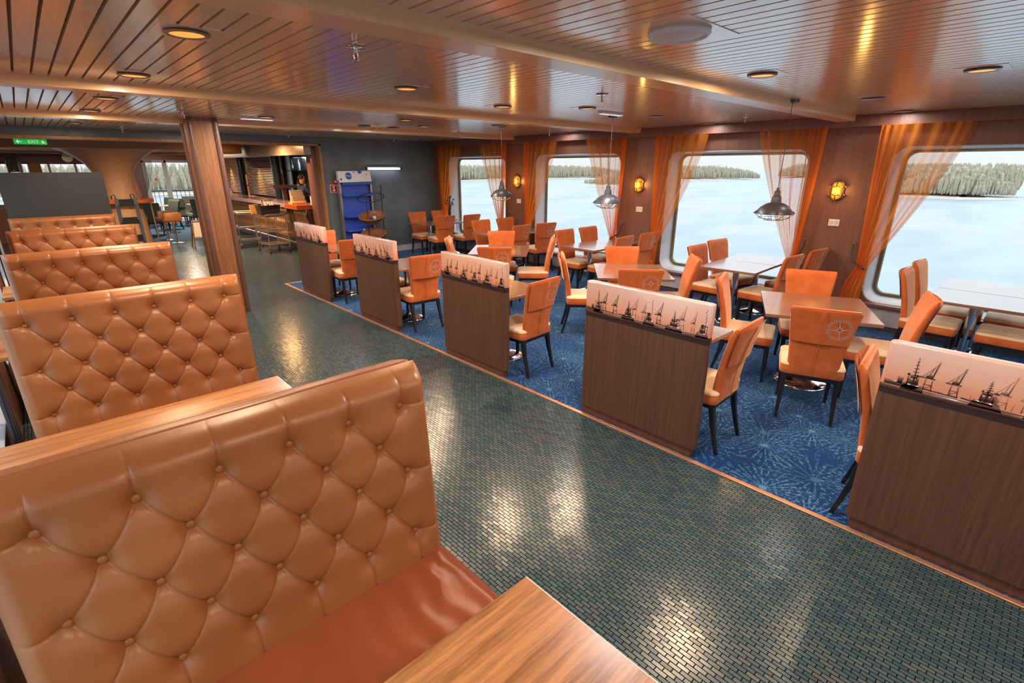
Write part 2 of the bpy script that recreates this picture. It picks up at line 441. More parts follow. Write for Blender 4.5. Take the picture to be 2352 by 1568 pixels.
OPENL = [(-.3, 1.72), (2.63, 4.65), (5.57, 7.59), (8.5, 10.5)]
struct(window_wall('wall_left', WL, WL - .05, Y0, YB, OPENL, 0, CEIL + .1, .38, 2.165, .17, M['wall_wood'], -1))

def rloop(a, b, z0, z1, r, n=6):
    pts = []
    for (cy, cz, s) in ((b - r, z1 - r, 0), (a + r, z1 - r, 1), (a + r, z0 + r, 2), (b - r, z0 + r, 3)):
        for k in range(n + 1):
            t = s * PI / 2 + PI / 2 * k / n
            pts.append((cy + r * math.cos(t), cz + r * math.sin(t)))
    return pts
def window(i, x_in, sgn, a, b, z0, z1):
    """reveal funnel, gasket frame, pane"""
    root = struct(empty('window_%d' % i, (x_in, (a + b) / 2, z0)))
    oy, oz = (a + b) / 2, z0
    def ring(ins, x, r): return [(sgn * x, p[0] - oy, p[1] - oz) for p in rloop(a + ins, b - ins, z0 + ins, z1 - ins * .6, r)]
    mb = MB(); mb.loft([ring(-.012, -.006, .18), ring(.0, -.008, .17), ring(.006, .0, .165), ring(.05, .24, .13)], False, False)
    mb.build('reveal', M['reveal'], root, sharp=50)
    mb = MB(); mb.loft([ring(.05, .235, .13), ring(.052, .225, .128), ring(.085, .225, .105), ring(.095, .25, .10), ring(.05, .30, .13)], False, False)
    mb.build('window_frame', M['gasket'], root, sharp=30)
    mb = MB(); rg = ring(.09, .262, .10); rg2 = ring(.09, .268, .10); mb.loft([rg, rg2])
    mb.build('pane', M['pane'], root)
    return root
for i, (a, b) in enumerate(OPEN): window(i + 1, WX, 1, a, b, ZO0, ZO1)
for i, (a, b) in enumerate(OPENL): window(i + 6, WL, -1, a, b, .38, 2.165)
# outer skin of the hull behind the wall faces
def hull(name, x0, x1, ops, z0, z1):
    mb = MB(); ys = [Y0] + [v for a, b in ops for v in (a + .03, b - .03)] + [YB]
    for i in range(0, len(ys), 2): mb.box(x0, x1, ys[i], ys[i + 1], -.1, CEIL + .1)
    for a, b in ops:
        mb.box(x0, x1, a + .03, b - .03, -.1, z0 + .01); mb.box(x0, x1, a + .03, b - .03, z1 + .01, CEIL + .1)
    return struct(mb.build(name, M['white']))
hull('wall_right_outer', WX + .24, WX + .32, OPEN, ZO0, ZO1)
hull('wall_left_outer', WL - .32, WL - .24, OPENL, .38, 2.165)
# sill ledges and base below the windows
struct(bx(WX - .10, WX, Y0, YB, .285, .325).build('trim_4', M['wall_wood'], bevel=.004))
struct(bx(WX - .03, WX, Y0, YB, .05, .285).build('baseboard_right', M['baseboard'], bevel=.003))
struct(bx(5.75, WX - .03, YB - .02, YB, .0, .14).build('baseboard_back', M['baseboard'], bevel=.003))
struct(bx(4.7, 5.75, YB - .02, YB, .0, .10).build('baseboard_back', M['dark_board'], bevel=.003))

# back wall with the wide opening to the bar
mb = MB(); mb.box(4.70, WX + .05, YB, YB + .14, 0, CEIL + .1); mb.box(WL, 4.70, YB, YB + .14, 2.40, CEIL + .1)
struct(mb.build('wall_back', M['slate']))
mb = MB(); mb.box(4.645, 4.70, YB - .03, YB + .20, 0, 2.40); mb.box(WL, 4.70, YB - .03, YB + .20, 2.355, 2.405)
struct(mb.build('door_1', M['frame_wood'], bevel=.006))
struct(bx(WX - .02, WX + .05, YB - .25, YB, .0, 2.4).build('trim_5', M['wall_wood']))
# unseen rear wall behind the viewpoint, glazed mostly to let in daylight fill
mb = MB(); mb.box(WL, WX, Y0 - .1, Y0, 0, .3); mb.box(WL, WX, Y0 - .1, Y0, 2.3, CEIL + .1)
for x in (WL, 1.2, 2.9, 4.6, 6.2, WX - .1): mb.box(x, x + .1, Y0 - .1, Y0, .3, 2.3)
struct(mb.build('wall_front', M['wall_wood']))
struct(bx(WL, WX, Y0 - .06, Y0 - .05, .3, 2.3).build('window_10', M['pane']))

# ---- bar room beyond
struct(bx(WL - .5, 9, YB + .14, FARY + .2, FARC + .03, FARC + .12).build('ceiling_far', M['tan_panel']))
struct(bx(6.5, 6.6, YB + .14, FARY, 0, FARC + .1).build('wall_far_right', M['dark_trim']))
mb = MB(); mb.box(-4.5, 3.15, FARY, FARY + .15, 2.16, FARC + .1); mb.box(3.15, 6.6, FARY, FARY + .15, 2.17, FARC + .1)
mb.box(2.0, 3.12, FARY, FARY + .15, 0, 2.2); mb.box(4.62, 6.6, FARY, FARY + .15, 0, 2.2)
struct(mb.build('wall_far', M['wall_wood']))
mb = MB(); mb.box(-4.5, 2.1, 19.2, 19.35, 2.02, FARC + .1); mb.box(-4.5, 2.1, 19.2, 19.35, 0, 1.0)
struct(mb.build('wall_far_left', M['wall_wood']))
for k, xx in enumerate((-.22, .02, .60, 1.16)):
    struct(bx(xx, xx + .05, 19.22, 19.30, 1.0, 2.02).build('window_frame_bar', M['white']))
struct(bx(-4.5, 2.1, 19.25, 19.26, 1.0, 2.02).build('window_11', M['pane']))
struct(bx(WL - .6, WL - .5, YB + .14, 19.2, 0, FARC + .1).build('wall_far_side', M['wall_wood']))
# stepped ring on the bar ceiling
def arc_band(cx, cy, r0, r1, z0, z1, a0, a1, n=40):
    mb = MB(); rings = []
    for i in range(n + 1):
        t = a0 + (a1 - a0) * i / n; c, s = math.cos(t), math.sin(t)
        rings.append([(cx + r0 * c, cy + r0 * s, z0), (cx + r1 * c, cy + r1 * s, z0), (cx + r1 * c, cy + r1 * s, z1), (cx + r0 * c, cy + r0 * s, z1)])
    return mb.loft(rings)
struct(arc_band(1.4, 15.2, 2.6, 2.9, 2.27, FARC + .05, 0, 2 * PI, 64).build('ceiling_ring', M['tan_panel']))
struct(arc_band(1.4, 15.2, 2.45, 2.6, 2.33, FARC + .05, 0, 2 * PI, 64).build('ceiling_ring', M['white']))
# end wall door and window
d = struct(empty('door_2', (3.12, FARY, 0)))
mb = MB()
for q in ((0, .06, 0, 2.16), (.66, .73, 0, 2.16)): mb.box(q[0], q[1], -.02, .1, q[2], q[3])
mb.box(0, 1.5, -.02, .1, 2.09, 2.17); mb.box(.06, .66, 0, .06, .05, .2); mb.box(.06, .12, 0, .06, .05, 2.1); mb.box(.60, .66, 0, .06, .05, 2.1); mb.box(1.44, 1.5, -.02, .1, 0, 2.16); mb.box(.73, 1.44, -.02, .1, 0, .08)
mb.build('door_frame', base_mat('blue_grey_frame', (.30, .38, .45), .4), d)
bx(.12, .60, .02, .03, .2, 2.0).build('pane', M['pane'], d)
bx(.73, 1.44, .02, .03, .08, 2.09).build('pane', M['pane'], d)
MB().tube([(.60, -.05, 1.0), (.52, -.06, 1.0)], .01).build('handle', M['steel'], d)
MB().lathe([(.0, 0), (.045, 0), (.045, .004), (0, .004)], (.33, 0, 1.53), 20, M=Matrix.Translation((.33, .015, 1.53)) @ Matrix.Rotation(PI / 2, 4, 'X') @ Matrix.Translation((-.33, 0, -1.53))).build('round_sticker', M['red'], d)

# ------------------------------------------------------------------ outside: sea, shores
SEA = -12.0
m = base_mat('sea_water', (.20, .27, .33), .45, spec=.12); n = N(m)
v = n.coords((.9, 2.2, 1), (0, 0, .6)); f1 = n.noise(v, .035, 4, .6); f2 = n.noise(v, 1.2, 4, .65)
n.l(n.ramp(f1, [(.3, (.185, .225, .255)), (.5, (.225, .262, .285)), (.7, (.26, .285, .295))]), n.b.inputs['Base Color'])
n.bump(f2, .25, .15)
me_sea = MB().grid(lambda u, v: (u, v, SEA), [-2500 + 250 * i for i in range(21)], [-2500 + 250 * i for i in range(21)]).build('sea', m)
struct(me_sea)
m = base_mat('pale_shore', (.46, .40, .33), .9)
M['shore'] = m
m = base_mat('hazy_spring_woods', (.4, .4, .33), .95, spec=.1); n = N(m)  # distance haze mixed into the pale tree colours
n.l(n.ramp(n.noise(n.coords((.9, .9, .9)), 1.0, 5, .75), [(.3, (.19, .185, .135)), (.5, (.33, .295, .215)), (.7, (.47, .40, .31))]), n.b.inputs['Base Color'])
M['woods'] = m
def woods(name, pts, w, h, count, label):
    """a shore strip of land along pts (world XY) with trees standing on it"""
    r = random.Random(len(name) + count)
    mb = MB(); rings = []
    pts = [Vector((p[0], p[1], 0)) for p in pts]
    L = len(pts)
    for i, p in enumerate(pts):
        t = (pts[min(i + 1, L - 1)] - pts[max(i - 1, 0)]).normalized(); nn = Vector((t.y, -t.x, 0))
        if nn.dot(p) < 0: nn = -nn
        e = min(1, min(i, L - 1 - i) * .8 + .15)
        rings.append([p + Vector((0, 0, SEA - .5)), p + nn * 3 * e + Vector((0, 0, SEA + 1.0 * e)), p + nn * w * .5 * e + Vector((0, 0, SEA + 2.2 * e)), p + nn * w * e + Vector((0, 0, SEA - .5))])
    mb.loft(rings); struct(mb.build('terrain_shore', M['shore'], sharp=80))
    mb = MB()
    for _ in range(int(count * 4.5)):
        i = r.randrange(L - 1); a = r.random(); p = pts[i].lerp(pts[i + 1], a); t = (pts[i + 1] - pts[i]).normalized(); nn = Vector((t.y, -t.x, 0))
        if nn.dot(p) < 0: nn = -nn
        e = 1 if 0 < i < L - 2 else (a if i == 0 else 1 - a)
        dd = r.random() ** 1.3 * w * .8 * max(e, .15) + 3
        q = p + nn * dd; hh = h * r.uniform(.55, 1.05) * (0.55 + .45 * min(1, dd / 18)) * (.6 + .4 * e); rr = hh * r.uniform(.07, .13)
        z = SEA + 1.2; k = 6; a0 = r.random() * 6
        prof = [(.35, .12), (1, .28), (.9, .5), (.55, .78), (.12, 1.0)] if r.random() < .6 else [(.4, .15), (.85, .4), (1, .65), (.7, .9), (.15, 1.0)]
        rg = [[(q.x + rr * f * r.uniform(.75, 1.25) * math.cos(a0 + 2 * PI * j / k), q.y + rr * f * r.uniform(.75, 1.25) * math.sin(a0 + 2 * PI * j / k), z + hh * g) for j in range(k)] for f, g in prof]
        mb.loft(rg)
    o = mb.build(name, M['woods'], sharp=10)
    tag(o, label, 'woodland', kind='stuff')
    return o
woods('woodland', [(292, 455), (340, 425), (400, 440), (455, 428), (520, 400), (560, 380)], 110, 14.5, 700, 'wooded far shore seen through the two windows nearest the dark back wall')
woods('woodland', [(318, 262), (312, 240), (325, 215), (345, 200)][::-1], 60, 8.5, 110, 'small wooded point of land reaching into the water behind the middle window')
woods('woodland', [(500, 372), (500, 344), (520, 310), (540, 280), (575, 255), (600, 236)], 130, 14.0, 650, 'wooded shore across the water behind the long middle window')
woods('woodland', [(720, 260), (735, 230), (745, 190), (760, 140), (790, 60), (800, -40)], 140, 17.0, 800, 'distant wooded shore behind the island')
woods('woodland', [(318, 62), (312, 54), (306, 33), (314, 22), (330, 13)], 70, 13.2, 420, 'tree covered island seen through the rightmost window')
woods('woodland', [(-180, 300), (-60, 330), (40, 320), (120, 330), (220, 360)], 60, 14, 500, 'tall woods beyond the glazed end door')
woods('woodland', [(-500, 300), (-460, 150), (-480, 0), (-500, -200)], 80, 15, 200, 'wooded shore on the sofa side of the ship')
# deck and rail outside the end door
struct(bx(-4.5, 9, FARY + .15, FARY + 4, -.1, -.02).build('ground_deck', base_mat('deck_paint', (.35, .33, .30), .7)))
r = tag(empty('deck_railing', (3.8, 24.6, 0)), 'dark balustrade along the open deck outside the end door', 'railing')
mb = MB(); mb.tube([(-2.2, 0, 1.05), (2.6, 0, 1.05)], .03).tube([(-2.2, 0, .08), (2.6, 0, .08)], .02)
mb.build('rail', M['black'], r)
mb = MB()
for k in range(33): mb.cyl((-2.2 + .15 * k, 0, 0), (-2.2 + .15 * k, 0, 1.05), .010, 6)
tag(mb.build('balusters', M['black'], r), kind='stuff')

# ------------------------------------------------------------------ cafe chair
def chair_proto(name, fab, seatm, frame, emblem=True):
    root = empty(name)
    # apron frame
    mb = MB()
    mb.loft([[(x, y, z) for x, y in rrect(.205, .215, .02, 3, 0, 0)] for z in (.335, .385)])
    mb.build('seat_frame', frame, root, bevel=.004)
    # legs, tapered, rear ones raked backwards
    for sx, sy in ((-1, 1), (1, 1), (-1, -1), (1, -1)):
        tx, ty = sx * .185, sy * .195
        fx, fy = (sx * .185, .200) if sy > 0 else (sx * .195, -.275)
        mb = MB(); rg = []
        for k in range(4):
            t = k / 3; hw = .020 - .008 * t
            cx, cy, z = tx + (fx - tx) * t ** 1.3, ty + (fy - ty) * t ** 1.3, .36 * (1 - t)
            rg.append([(cx - hw, cy - hw, z), (cx + hw, cy - hw, z), (cx + hw, cy + hw, z), (cx - hw, cy + hw, z)])
        mb.loft(rg).build('leg', frame, root, bevel=.003)
    # seat: orange sides, window sheen on the nap painted as a paler top colour
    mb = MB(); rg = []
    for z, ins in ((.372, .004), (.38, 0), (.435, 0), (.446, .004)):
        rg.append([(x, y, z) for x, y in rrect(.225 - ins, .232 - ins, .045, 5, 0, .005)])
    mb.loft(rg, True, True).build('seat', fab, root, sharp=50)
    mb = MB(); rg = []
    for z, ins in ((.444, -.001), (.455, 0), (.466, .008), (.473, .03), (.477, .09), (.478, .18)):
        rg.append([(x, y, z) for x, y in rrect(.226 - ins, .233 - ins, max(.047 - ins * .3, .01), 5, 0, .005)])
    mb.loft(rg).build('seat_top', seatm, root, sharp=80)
    # backrest
    def W(t): return .176 + .060 * t ** 1.5
    def Yc(t): return -.212 - .120 * max(0, (t - .05)) ** 1.7
    def Zc(t): return .372 + .565 * t
    def TH(t): return .030 - .006 * t
    mb = MB(); rg = []
    for k in range(19):
        t = k / 18; w, th = W(t), TH(t)
        if k == 0: w -= .008; th -= .008
        if k == 18: w -= .012; th *= .45
        if k == 17: w -= .002; th *= .93
        ring = []
        for x, y in rrect(w, th, min(th * .9, .022), 4):
            ring.append((x, Yc(t) + y + .48 * x * x, Zc(t) + (0.010 * (x / .23) ** 2 if k > 14 else 0)))
        rg.append(ring)
    mb.loft(rg).build('backrest', fab, root, sharp=70)
    # folded cover flap over the upper back, with centre pleat
    def surf(x, z, off):
        t = (z - .372) / .565
        return (x, Yc(t) - TH(t) + .48 * x * x - off, z)
    mb = MB(); F = []
    def flap(u, v):
        z = .665 + (.932 - .665) * v; t = (z - .372) / .565
        x = u * (W(t) - .002)
        off = .006 + .006 * (1 - v) + (.006 if abs(x) < .022 else 0) + .0015 * math.sin(u * 9 + v * 4)
        return surf(x, z, off)
    us = [-1, -.97, -.8, -.6, -.4, -.2, -.105, -.095, 0, .095, .105, .2, .4, .6, .8, .97, 1]
    vs = [0, .1, .3, .5, .7, .85, 1]
    mb.grid(flap, us, vs)
    mb.grid(lambda u, v: (lambda p: (p[0], p[1] + .006 + .004 * (1 - v), p[2]))(flap(u, v)), us, vs, True)
    fl = mb.build('cover_flap', fab, root, sharp=50)
    mb = MB(); mb.tube([surf(0, z, .001) for z in (.385, .47, .56, .67)], .003, 5).build('seam', fab, root)
    if emblem:
        mb = MB(); cx, cz = .108, .800
        def P(a, rr):
            x, z = cx + rr * math.cos(a), cz + rr * math.sin(a); v = (z - .665) / .267
            return surf(x, z, .0135 + .004 * (1 - v))
        def ringp(r0, r1, a0=0, a1=2 * PI, nn=32):
            nn_ = max(2, int(nn * (a1 - a0) / (2 * PI)))
            mb.grid(lambda u, v: P(u, v), [a0 + (a1 - a0) * i / nn_ for i in range(nn_ + 1)], [r0, r1])
        ringp(.087, .089); ringp(.066, .068)
        for k in range(32): ringp(.073, .081, 2 * PI * k / 32, 2 * PI * k / 32 + .09)
        for k in range(8):
            a = k * PI / 4 + .12; L = .086 if k % 2 == 0 else .045
            n0 = len(mb.v); mb.v += [P(a - .30, .016), P(a, .010), P(a + .30, .016), P(a, L * .6), P(a, L)]
            q = (P(a - .06, L * .5), P(a + .06, L * .5))
            mb.v += [q[0], q[1]]
            mb.f += [(n0, n0 + 1, n0 + 3, n0 + 5), (n0 + 1, n0 + 2, n0 + 6, n0 + 3), (n0 + 5, n0 + 3, n0 + 4), (n0 + 3, n0 + 6, n0 + 4)]
        mb.build('compass_emblem', M['emblem'], fl, sharp=180)
    return root
chair0 = chair_proto('cafe_chair', M['velour'], M['sheen_velour'], M['black_wood'])
used = []
def chair(bxm, bym, ang, label, group=None):
    """bxm, bym: middle of the top edge of the backrest; ang: facing, degrees"""
    a = math.radians(ang); off = .31
    return place(chair0, used, (bxm + off * math.cos(a), bym + off * math.sin(a), .006), a - PI / 2, label, group, 'chair')
CHAIRS = [
 (4.14, 1.01, 20, 'orange chair with compass emblem, back to the viewer, at the nearest turned table'),
 (5.70, 1.60, 203, 'orange chair facing the viewer across the nearest turned table'),
 (4.76, 2.11, -73, 'orange chair in profile, at the left side of the nearest turned table'),
 (5.22, .53, 107, 'orange chair with curved back at the right side of the nearest turned table'),
 (4.44, 2.80, 41, 'orange chair, compass emblem back rising just above the second divider from the right'),
 (5.64, 3.88, 229, 'orange chair on the far side of the middle turned table, facing the viewer'),
 (4.58, 4.02, -48, 'orange side-on chair at the left of the middle turned table'),
 (5.60, 2.80, 130, 'orange chair at the right of the middle turned table, back curving to the right'),
 (4.34, 4.98, 42, 'orange chair with compass emblem, back to the viewer, at the farthest turned table'),
 (5.60, 6.24, 230, 'orange chair on the far side of the farthest turned table, facing the viewer'),
 (4.47, 6.20, -42, 'orange chair tilted side-on at the left of the farthest turned table'),
 (5.62, 5.08, 135, 'orange chair at the right of the farthest turned table, beige seat showing'),
 (3.38, 1.24, 92, 'orange chair in the gap between the two nearest dividers, back seen at a slant'),
 (3.37, 3.14, 95, 'orange chair in the gap between the second and third dividers from the right'),
 (3.34, 5.06, 86, 'orange chair with compass emblem between the third and fourth dividers from the right'),
 (3.34, 6.95, 86, 'orange chair between the two farthest dividers, partly behind the second farthest'),
 (3.42, 8.28, -92, 'orange chair showing a slice of its back beyond the farthest divider'),
 (3.40, 6.36, -90, 'orange chair mostly hidden behind the second farthest divider'),
 (3.27, .56, -84, 'orange chair squeezed behind the left edge of the nearest divider'),
 (6.52, .96, -90, 'brown-orange chair facing right at the rightmost window table, nearer the room'),
 (7.20, .96, -92, 'brown-orange chair facing right at the rightmost window table, nearer the glass'),
 (6.50, -.27, 90, 'orange chair at the right frame edge, only its near seat in view'),
 (7.18, -.27, 90, 'orange chair at the right end of the rightmost window table, by the glass'),
 (6.52, 3.28, -91, 'tan-lit chair at the left end of the table under the biggest pendant, room side'),
 (7.24, 3.34, -96, 'tan-lit chair at the left end of the table under the biggest pendant, glass side'),
 (6.52, 2.02, 86, 'orange chair at the right end of the table under the biggest pendant, room side'),
 (7.27, 1.98, 84, 'orange chair at the right end of the table under the biggest pendant, against the pier'),
 (6.50, 5.67, -90, 'orange chair at the left end of the third window table from the right, room side'),
 (7.14, 5.67, -90, 'orange chair at the left end of the third window table from the right, glass side'),
 (6.50, 4.41, 92, 'orange chair at the right end of the third window table from the right, room side'),
 (7.20, 4.42, 84, 'tall-looking orange chair beside the orange curtain, right end of the third window table'),
 (6.50, 7.88, -92, 'orange chair at the left end of the fourth window table, room side'),
 (7.16, 7.88, -90, 'orange chair at the left end of the fourth window table, before the dark pier'),
 (6.46, 6.62, 92, 'orange chair with folded cover at the right end of the fourth window table, room side'),
 (7.06, 6.58, 80, 'orange chair with folded cover at the right end of the fourth window table, glass side'),
 (6.60, 10.34, -93, 'orange chair against the dark back wall, farthest room-side corner seat'),
 (7.26, 10.36, -98, 'orange chair in the far corner beside the first curtain'),
 (6.50, 9.05, 78, 'orange chair with its back to us at the corner table, room side'),
 (7.14, 8.92, 90, 'orange chair with wrinkled cover beside the candelabra table'),
]
for x, y, a, lb in CHAIRS: chair(x, y, a, lb, 'orange cafe chairs on the blue carpet')

# ------------------------------------------------------------------ cafe tables
def table_proto(name, w, d, base_r, topm):
    root = empty(name)
    bx(-w / 2, w / 2, -d / 2, d / 2, .722, .75).build('tabletop', topm, root, bevel=.003)
    MB().lathe([(.0, .70), (.09, .70), (.09, .722), (.0, .722)], n=20).build('mount_plate', M['black'], root)
    MB().lathe([(.038, .05), (.038, .70)], n=20).build('column', M['chrome'], root)
    MB().lathe([(0, 0), (base_r, 0), (base_r, .010), (base_r * .93, .022), (base_r * .6, .045), (base_r * .25, .062), (.045, .085), (.0, .085)], n=40).build('base', M['chrome'], root, sharp=60)
    return root
def tables(proto, rows, group):
    u = []
    for x, y, a, lb in rows: place(proto, u, (x, y, .006), math.radians(a), lb, group, 'table')
tables(table_proto('pedestal_table', .92, .86, .23, M['cafe_table']), [
 (5.02, 1.32, 24, 'square table turned cornerwise with round chrome foot, nearest on the carpet'),
 (5.17, 3.40, 41, 'square table turned cornerwise, second from the viewer'),
 (5.10, 5.72, 43, 'square table turned cornerwise, farthest of the three')], 'turned square tables')
tables(table_proto('window_table', .70, .70, .19, M['cafe_table']), [
 (6.42, .34, 0, 'dark table at the right frame edge, half of a joined pair, room side'),
 (7.13, .34, 0, 'dark table at the right frame edge, half of a joined pair, glass side'),
 (6.44, 2.66, 2, 'blue-reflecting table, half of the joined pair under the right pendant lamp, room side'),
 (7.15, 2.68, 2, 'blue-reflecting table, half of the joined pair under the right pendant lamp, glass side'),
 (6.42, 5.02, 0, 'table half by the middle window, room side, chrome leg visible'),
 (7.13, 5.02, 0, 'table half by the middle window, pushed to the curtain'),
 (6.42, 7.27, 0, 'small table half in front of the far pier, room side'),
 (7.13, 7.27, 0, 'small table half in front of the far pier, glass side'),
 (6.50, 9.68, 0, 'far corner table near the dark wall, room side'),
 (7.18, 9.68, 0, 'far corner table carrying the metal candelabra')], 'tables along the windows')
tables(table_proto('aisle_table', .66, .70, .20, M['cafe_table']), [
 (3.44, 1.86, 0, 'small table tucked behind the second divider from the right, one corner showing'),
 (3.44, 3.78, 0, 'small table tucked behind the middle divider'),
 (3.44, 5.72, 0, 'small table behind the fourth divider from the right, chrome leg showing'),
 (3.44, 7.62, 0, 'small table behind the farthest divider'),
 (3.44, -.02, 0, 'small table hidden behind the nearest divider')], 'small tables behind the dividers')

# ------------------------------------------------------------------ dividers with harbour print
def skyline(L, mirror, seed):
    """ink shapes in the plane of the print; s runs 0..L from the far end"""
    near, far = MB(), MB()
    r = random.Random(seed)
    def Q(mb, pts):
        pts = [((L - s if mirror else s), z) for s, z in pts]
        vs = [(0, L / 2 - s, z) for s, z in pts] + [(.0012, L / 2 - s, z) for s, z in pts]; k = len(pts)
        mb.add(vs, [tuple(range(k)), tuple(range(2 * k - 1, k - 1, -1))] + [(i, (i + 1) % k, k + (i + 1) % k, k + i) for i in range(k)])
    def ln(mb, a, b, w):
        dx, dz = b[0] - a[0], b[1] - a[1]; l = math.hypot(dx, dz) or 1; nx, nz = -dz / l * w / 2, dx / l * w / 2
        Q(mb, [(a[0] + nx, a[1] + nz), (b[0] + nx, b[1] + nz), (b[0] - nx, b[1] - nz), (a[0] - nx, a[1] - nz)])
    g = .915
    def crane(mb, s, h=.15, w=.032):
        for q in (-w / 2, w / 2): ln(mb, (s + q, g), (s + q * .75, g + h * .42), .0030)
        ln(mb, (s - w / 2, g + h * .20), (s + w / 2, g + h * .20), .0022)
        ln(mb, (s - w / 2, g + h * .05), (s + w / 2, g + h * .20), .0015)
        ln(mb, (s - w * 1.1, g + h * .42), (s + w * .7, g + h * .42), .0050)
        Q(mb, [(s - w * .5, g + h * .43), (s + w * .3, g + h * .43), (s + w * .2, g + h * .54), (s - w * .3, g + h * .54)])
        ln(mb, (s - w * .1, g + h * .5), (s + w * .25, g + h * .78), .0022)
        ln(mb, (s + w * .3, g + h * .42), (s + w * .75, g + h * 1.0), .0045)
        ln(mb, (s + w * .25, g + h * .78), (s + w * .72, g + h * .95), .0012)
        ln(mb, (s - w * .9, g + h * .43), (s + w * .25, g + h * .78), .0012)
    def ship(mb, s, w=.085, mast=.12):
        w *= 1.3
        Q(mb, [(s - w * .6, g - .02), (s - w * .45, g + .018), (s + w * .45, g + .014), (s + w * .62, g - .02)])
        Q(mb, [(s - w * .28, g + .015), (s - w * .25, g + .045), (s + w * .22, g + .045), (s + w * .26, g + .015)])
        Q(mb, [(s - w * .18, g + .047), (s - w * .2, g + .060), (s + w * .16, g + .060), (s + w * .14, g + .047)])
        ln(mb, (s, g + .03), (s, g + mast), .0035)
        for k in range(5):
            z = g + .062 + k * (mast - .065) / 5; q = .013 - .002 * k
            ln(mb, (s - q, z), (s + q, z + .002), .0028)
        for k in range(5):
            q = r.uniform(-.4, .4) * w; ln(mb, (s + q, g + .01), (s + q, g + r.uniform(.05, .075)), .0025); Q(mb, [(s + q - .004, g + .06), (s + q + .004, g + .06), (s + q + .004, g + .068), (s + q - .004, g + .068)])
    def flagmast(mb, s, h=.15):
        for k in range(9):
            z = g + .06 + k * (h - .06) / 9; q = (.006 if k > 6 else .002) * math.sin(k * 2.4)
            Q(mb, [(s + q - .003, z), (s + q + .003, z + .001), (s + q + .002, z + .007), (s + q - .002, z + .006)])
    # ground line and quay
    Q(near, [(.008, .880), (L - .008, .880), (L - .008, .905), (.008, .905)])
    Q(far, [(.02, .905), (L - .02, .905), (L - .02, .914), (.02, .914)])
    Q(near, [(0.02, .905), (.14 * L, .905), (.16 * L, .922), (.02, .930)])
    for a, b in ((.17, .30), (.31, .42), (.62, .70)): Q(near, [(a * L, .918), (b * L, .914), (b * L, .921), (a * L, .926)])
    Q(near, [(.07 * L, .92), (.09 * L, .92), (.09 * L, .955), (.07 * L, .955)])
    ship(near, .13 * L, .06, .155); crane(near, .185 * L, .155); crane(near, .28 * L, .15)
    ship(near, .395 * L, .075, .12); crane(far, .445 * L, .16)
    crane(far, .52 * L, .145, .022); ship(near, .565 * L, .06, .07); flagmast(near, .585 * L, .17)
    crane(near, .64 * L, .165); ship(near, .755 * L, .085, .125); crane(far, .81 * L, .17)
    crane(far, .89 * L, .15, .022); ship(near, .955 * L, .06, .075); flagmast(near, .972 * L, .18)
    for k in range(9): ln(far, (L * (.2 + .07 * k), g), (L * (.2 + .07 * k) + .003, g + .03 + .008 * (k % 3)), .0018)
    return near, far
def divider(y0, y1, mirror, seed, label):
    L = y1 - y0; yc = (y0 + y1) / 2; T = .075
    root = tag(empty('divider_panel', (3.0 + T / 2 + .004, yc, 0)), label, 'divider', 'printed dividers along the carpet edge')
    def slab(name, z0, z1, mt, ins=0.0, top=False):
        mb = MB(); rg = []
        lv = [(z0, .0), (z1, .0)] if not top else [(z0, 0), (z1 - .006, 0), (z1 - .002, .0015), (z1, .005)]
        for z, q in lv: rg.append([(x, y, z) for x, y in rrect(T / 2 - ins - q, L / 2 - ins * 3 - q, .028 if ins == 0 else .005, 6)])
        return mb.loft(rg).build(name, mt, root, sharp=50)
    slab('plinth', 0, .075, M['dark_trim'], .008)
    slab('panel', .075, .850, M['panel_wood'])
    slab('print_band', .850, .900, M['print_band'])
    pr = slab('harbour_print', .900, 1.122, M['dusk'], 0, True)
    nr, fr = skyline(L, mirror, seed)
    a = nr.build('skyline', M['silhouette'], pr, sharp=180); a.location = (-T / 2 - .0014, 0, 0)
    b = fr.build('skyline_distant', M['silhouette_far'], pr, sharp=180); b.location = (-T / 2 - .0008, 0, 0)
    return root
divider(-.60, .43, False, 1, 'dark wood divider with harbour print, cut by the right edge of the frame')
divider(1.355, 2.375, False, 2, 'dark wood divider with pink harbour print, second from the right')
divider(3.31, 4.31, False, 3, 'dark wood divider with pink harbour print, middle of the five')
divider(5.27, 6.29, True, 4, 'dark wood divider with pink harbour print, second farthest')
divider(7.24, 8.31, True, 5, 'dark wood divider with pink harbour print, farthest, near the serving trolleys')

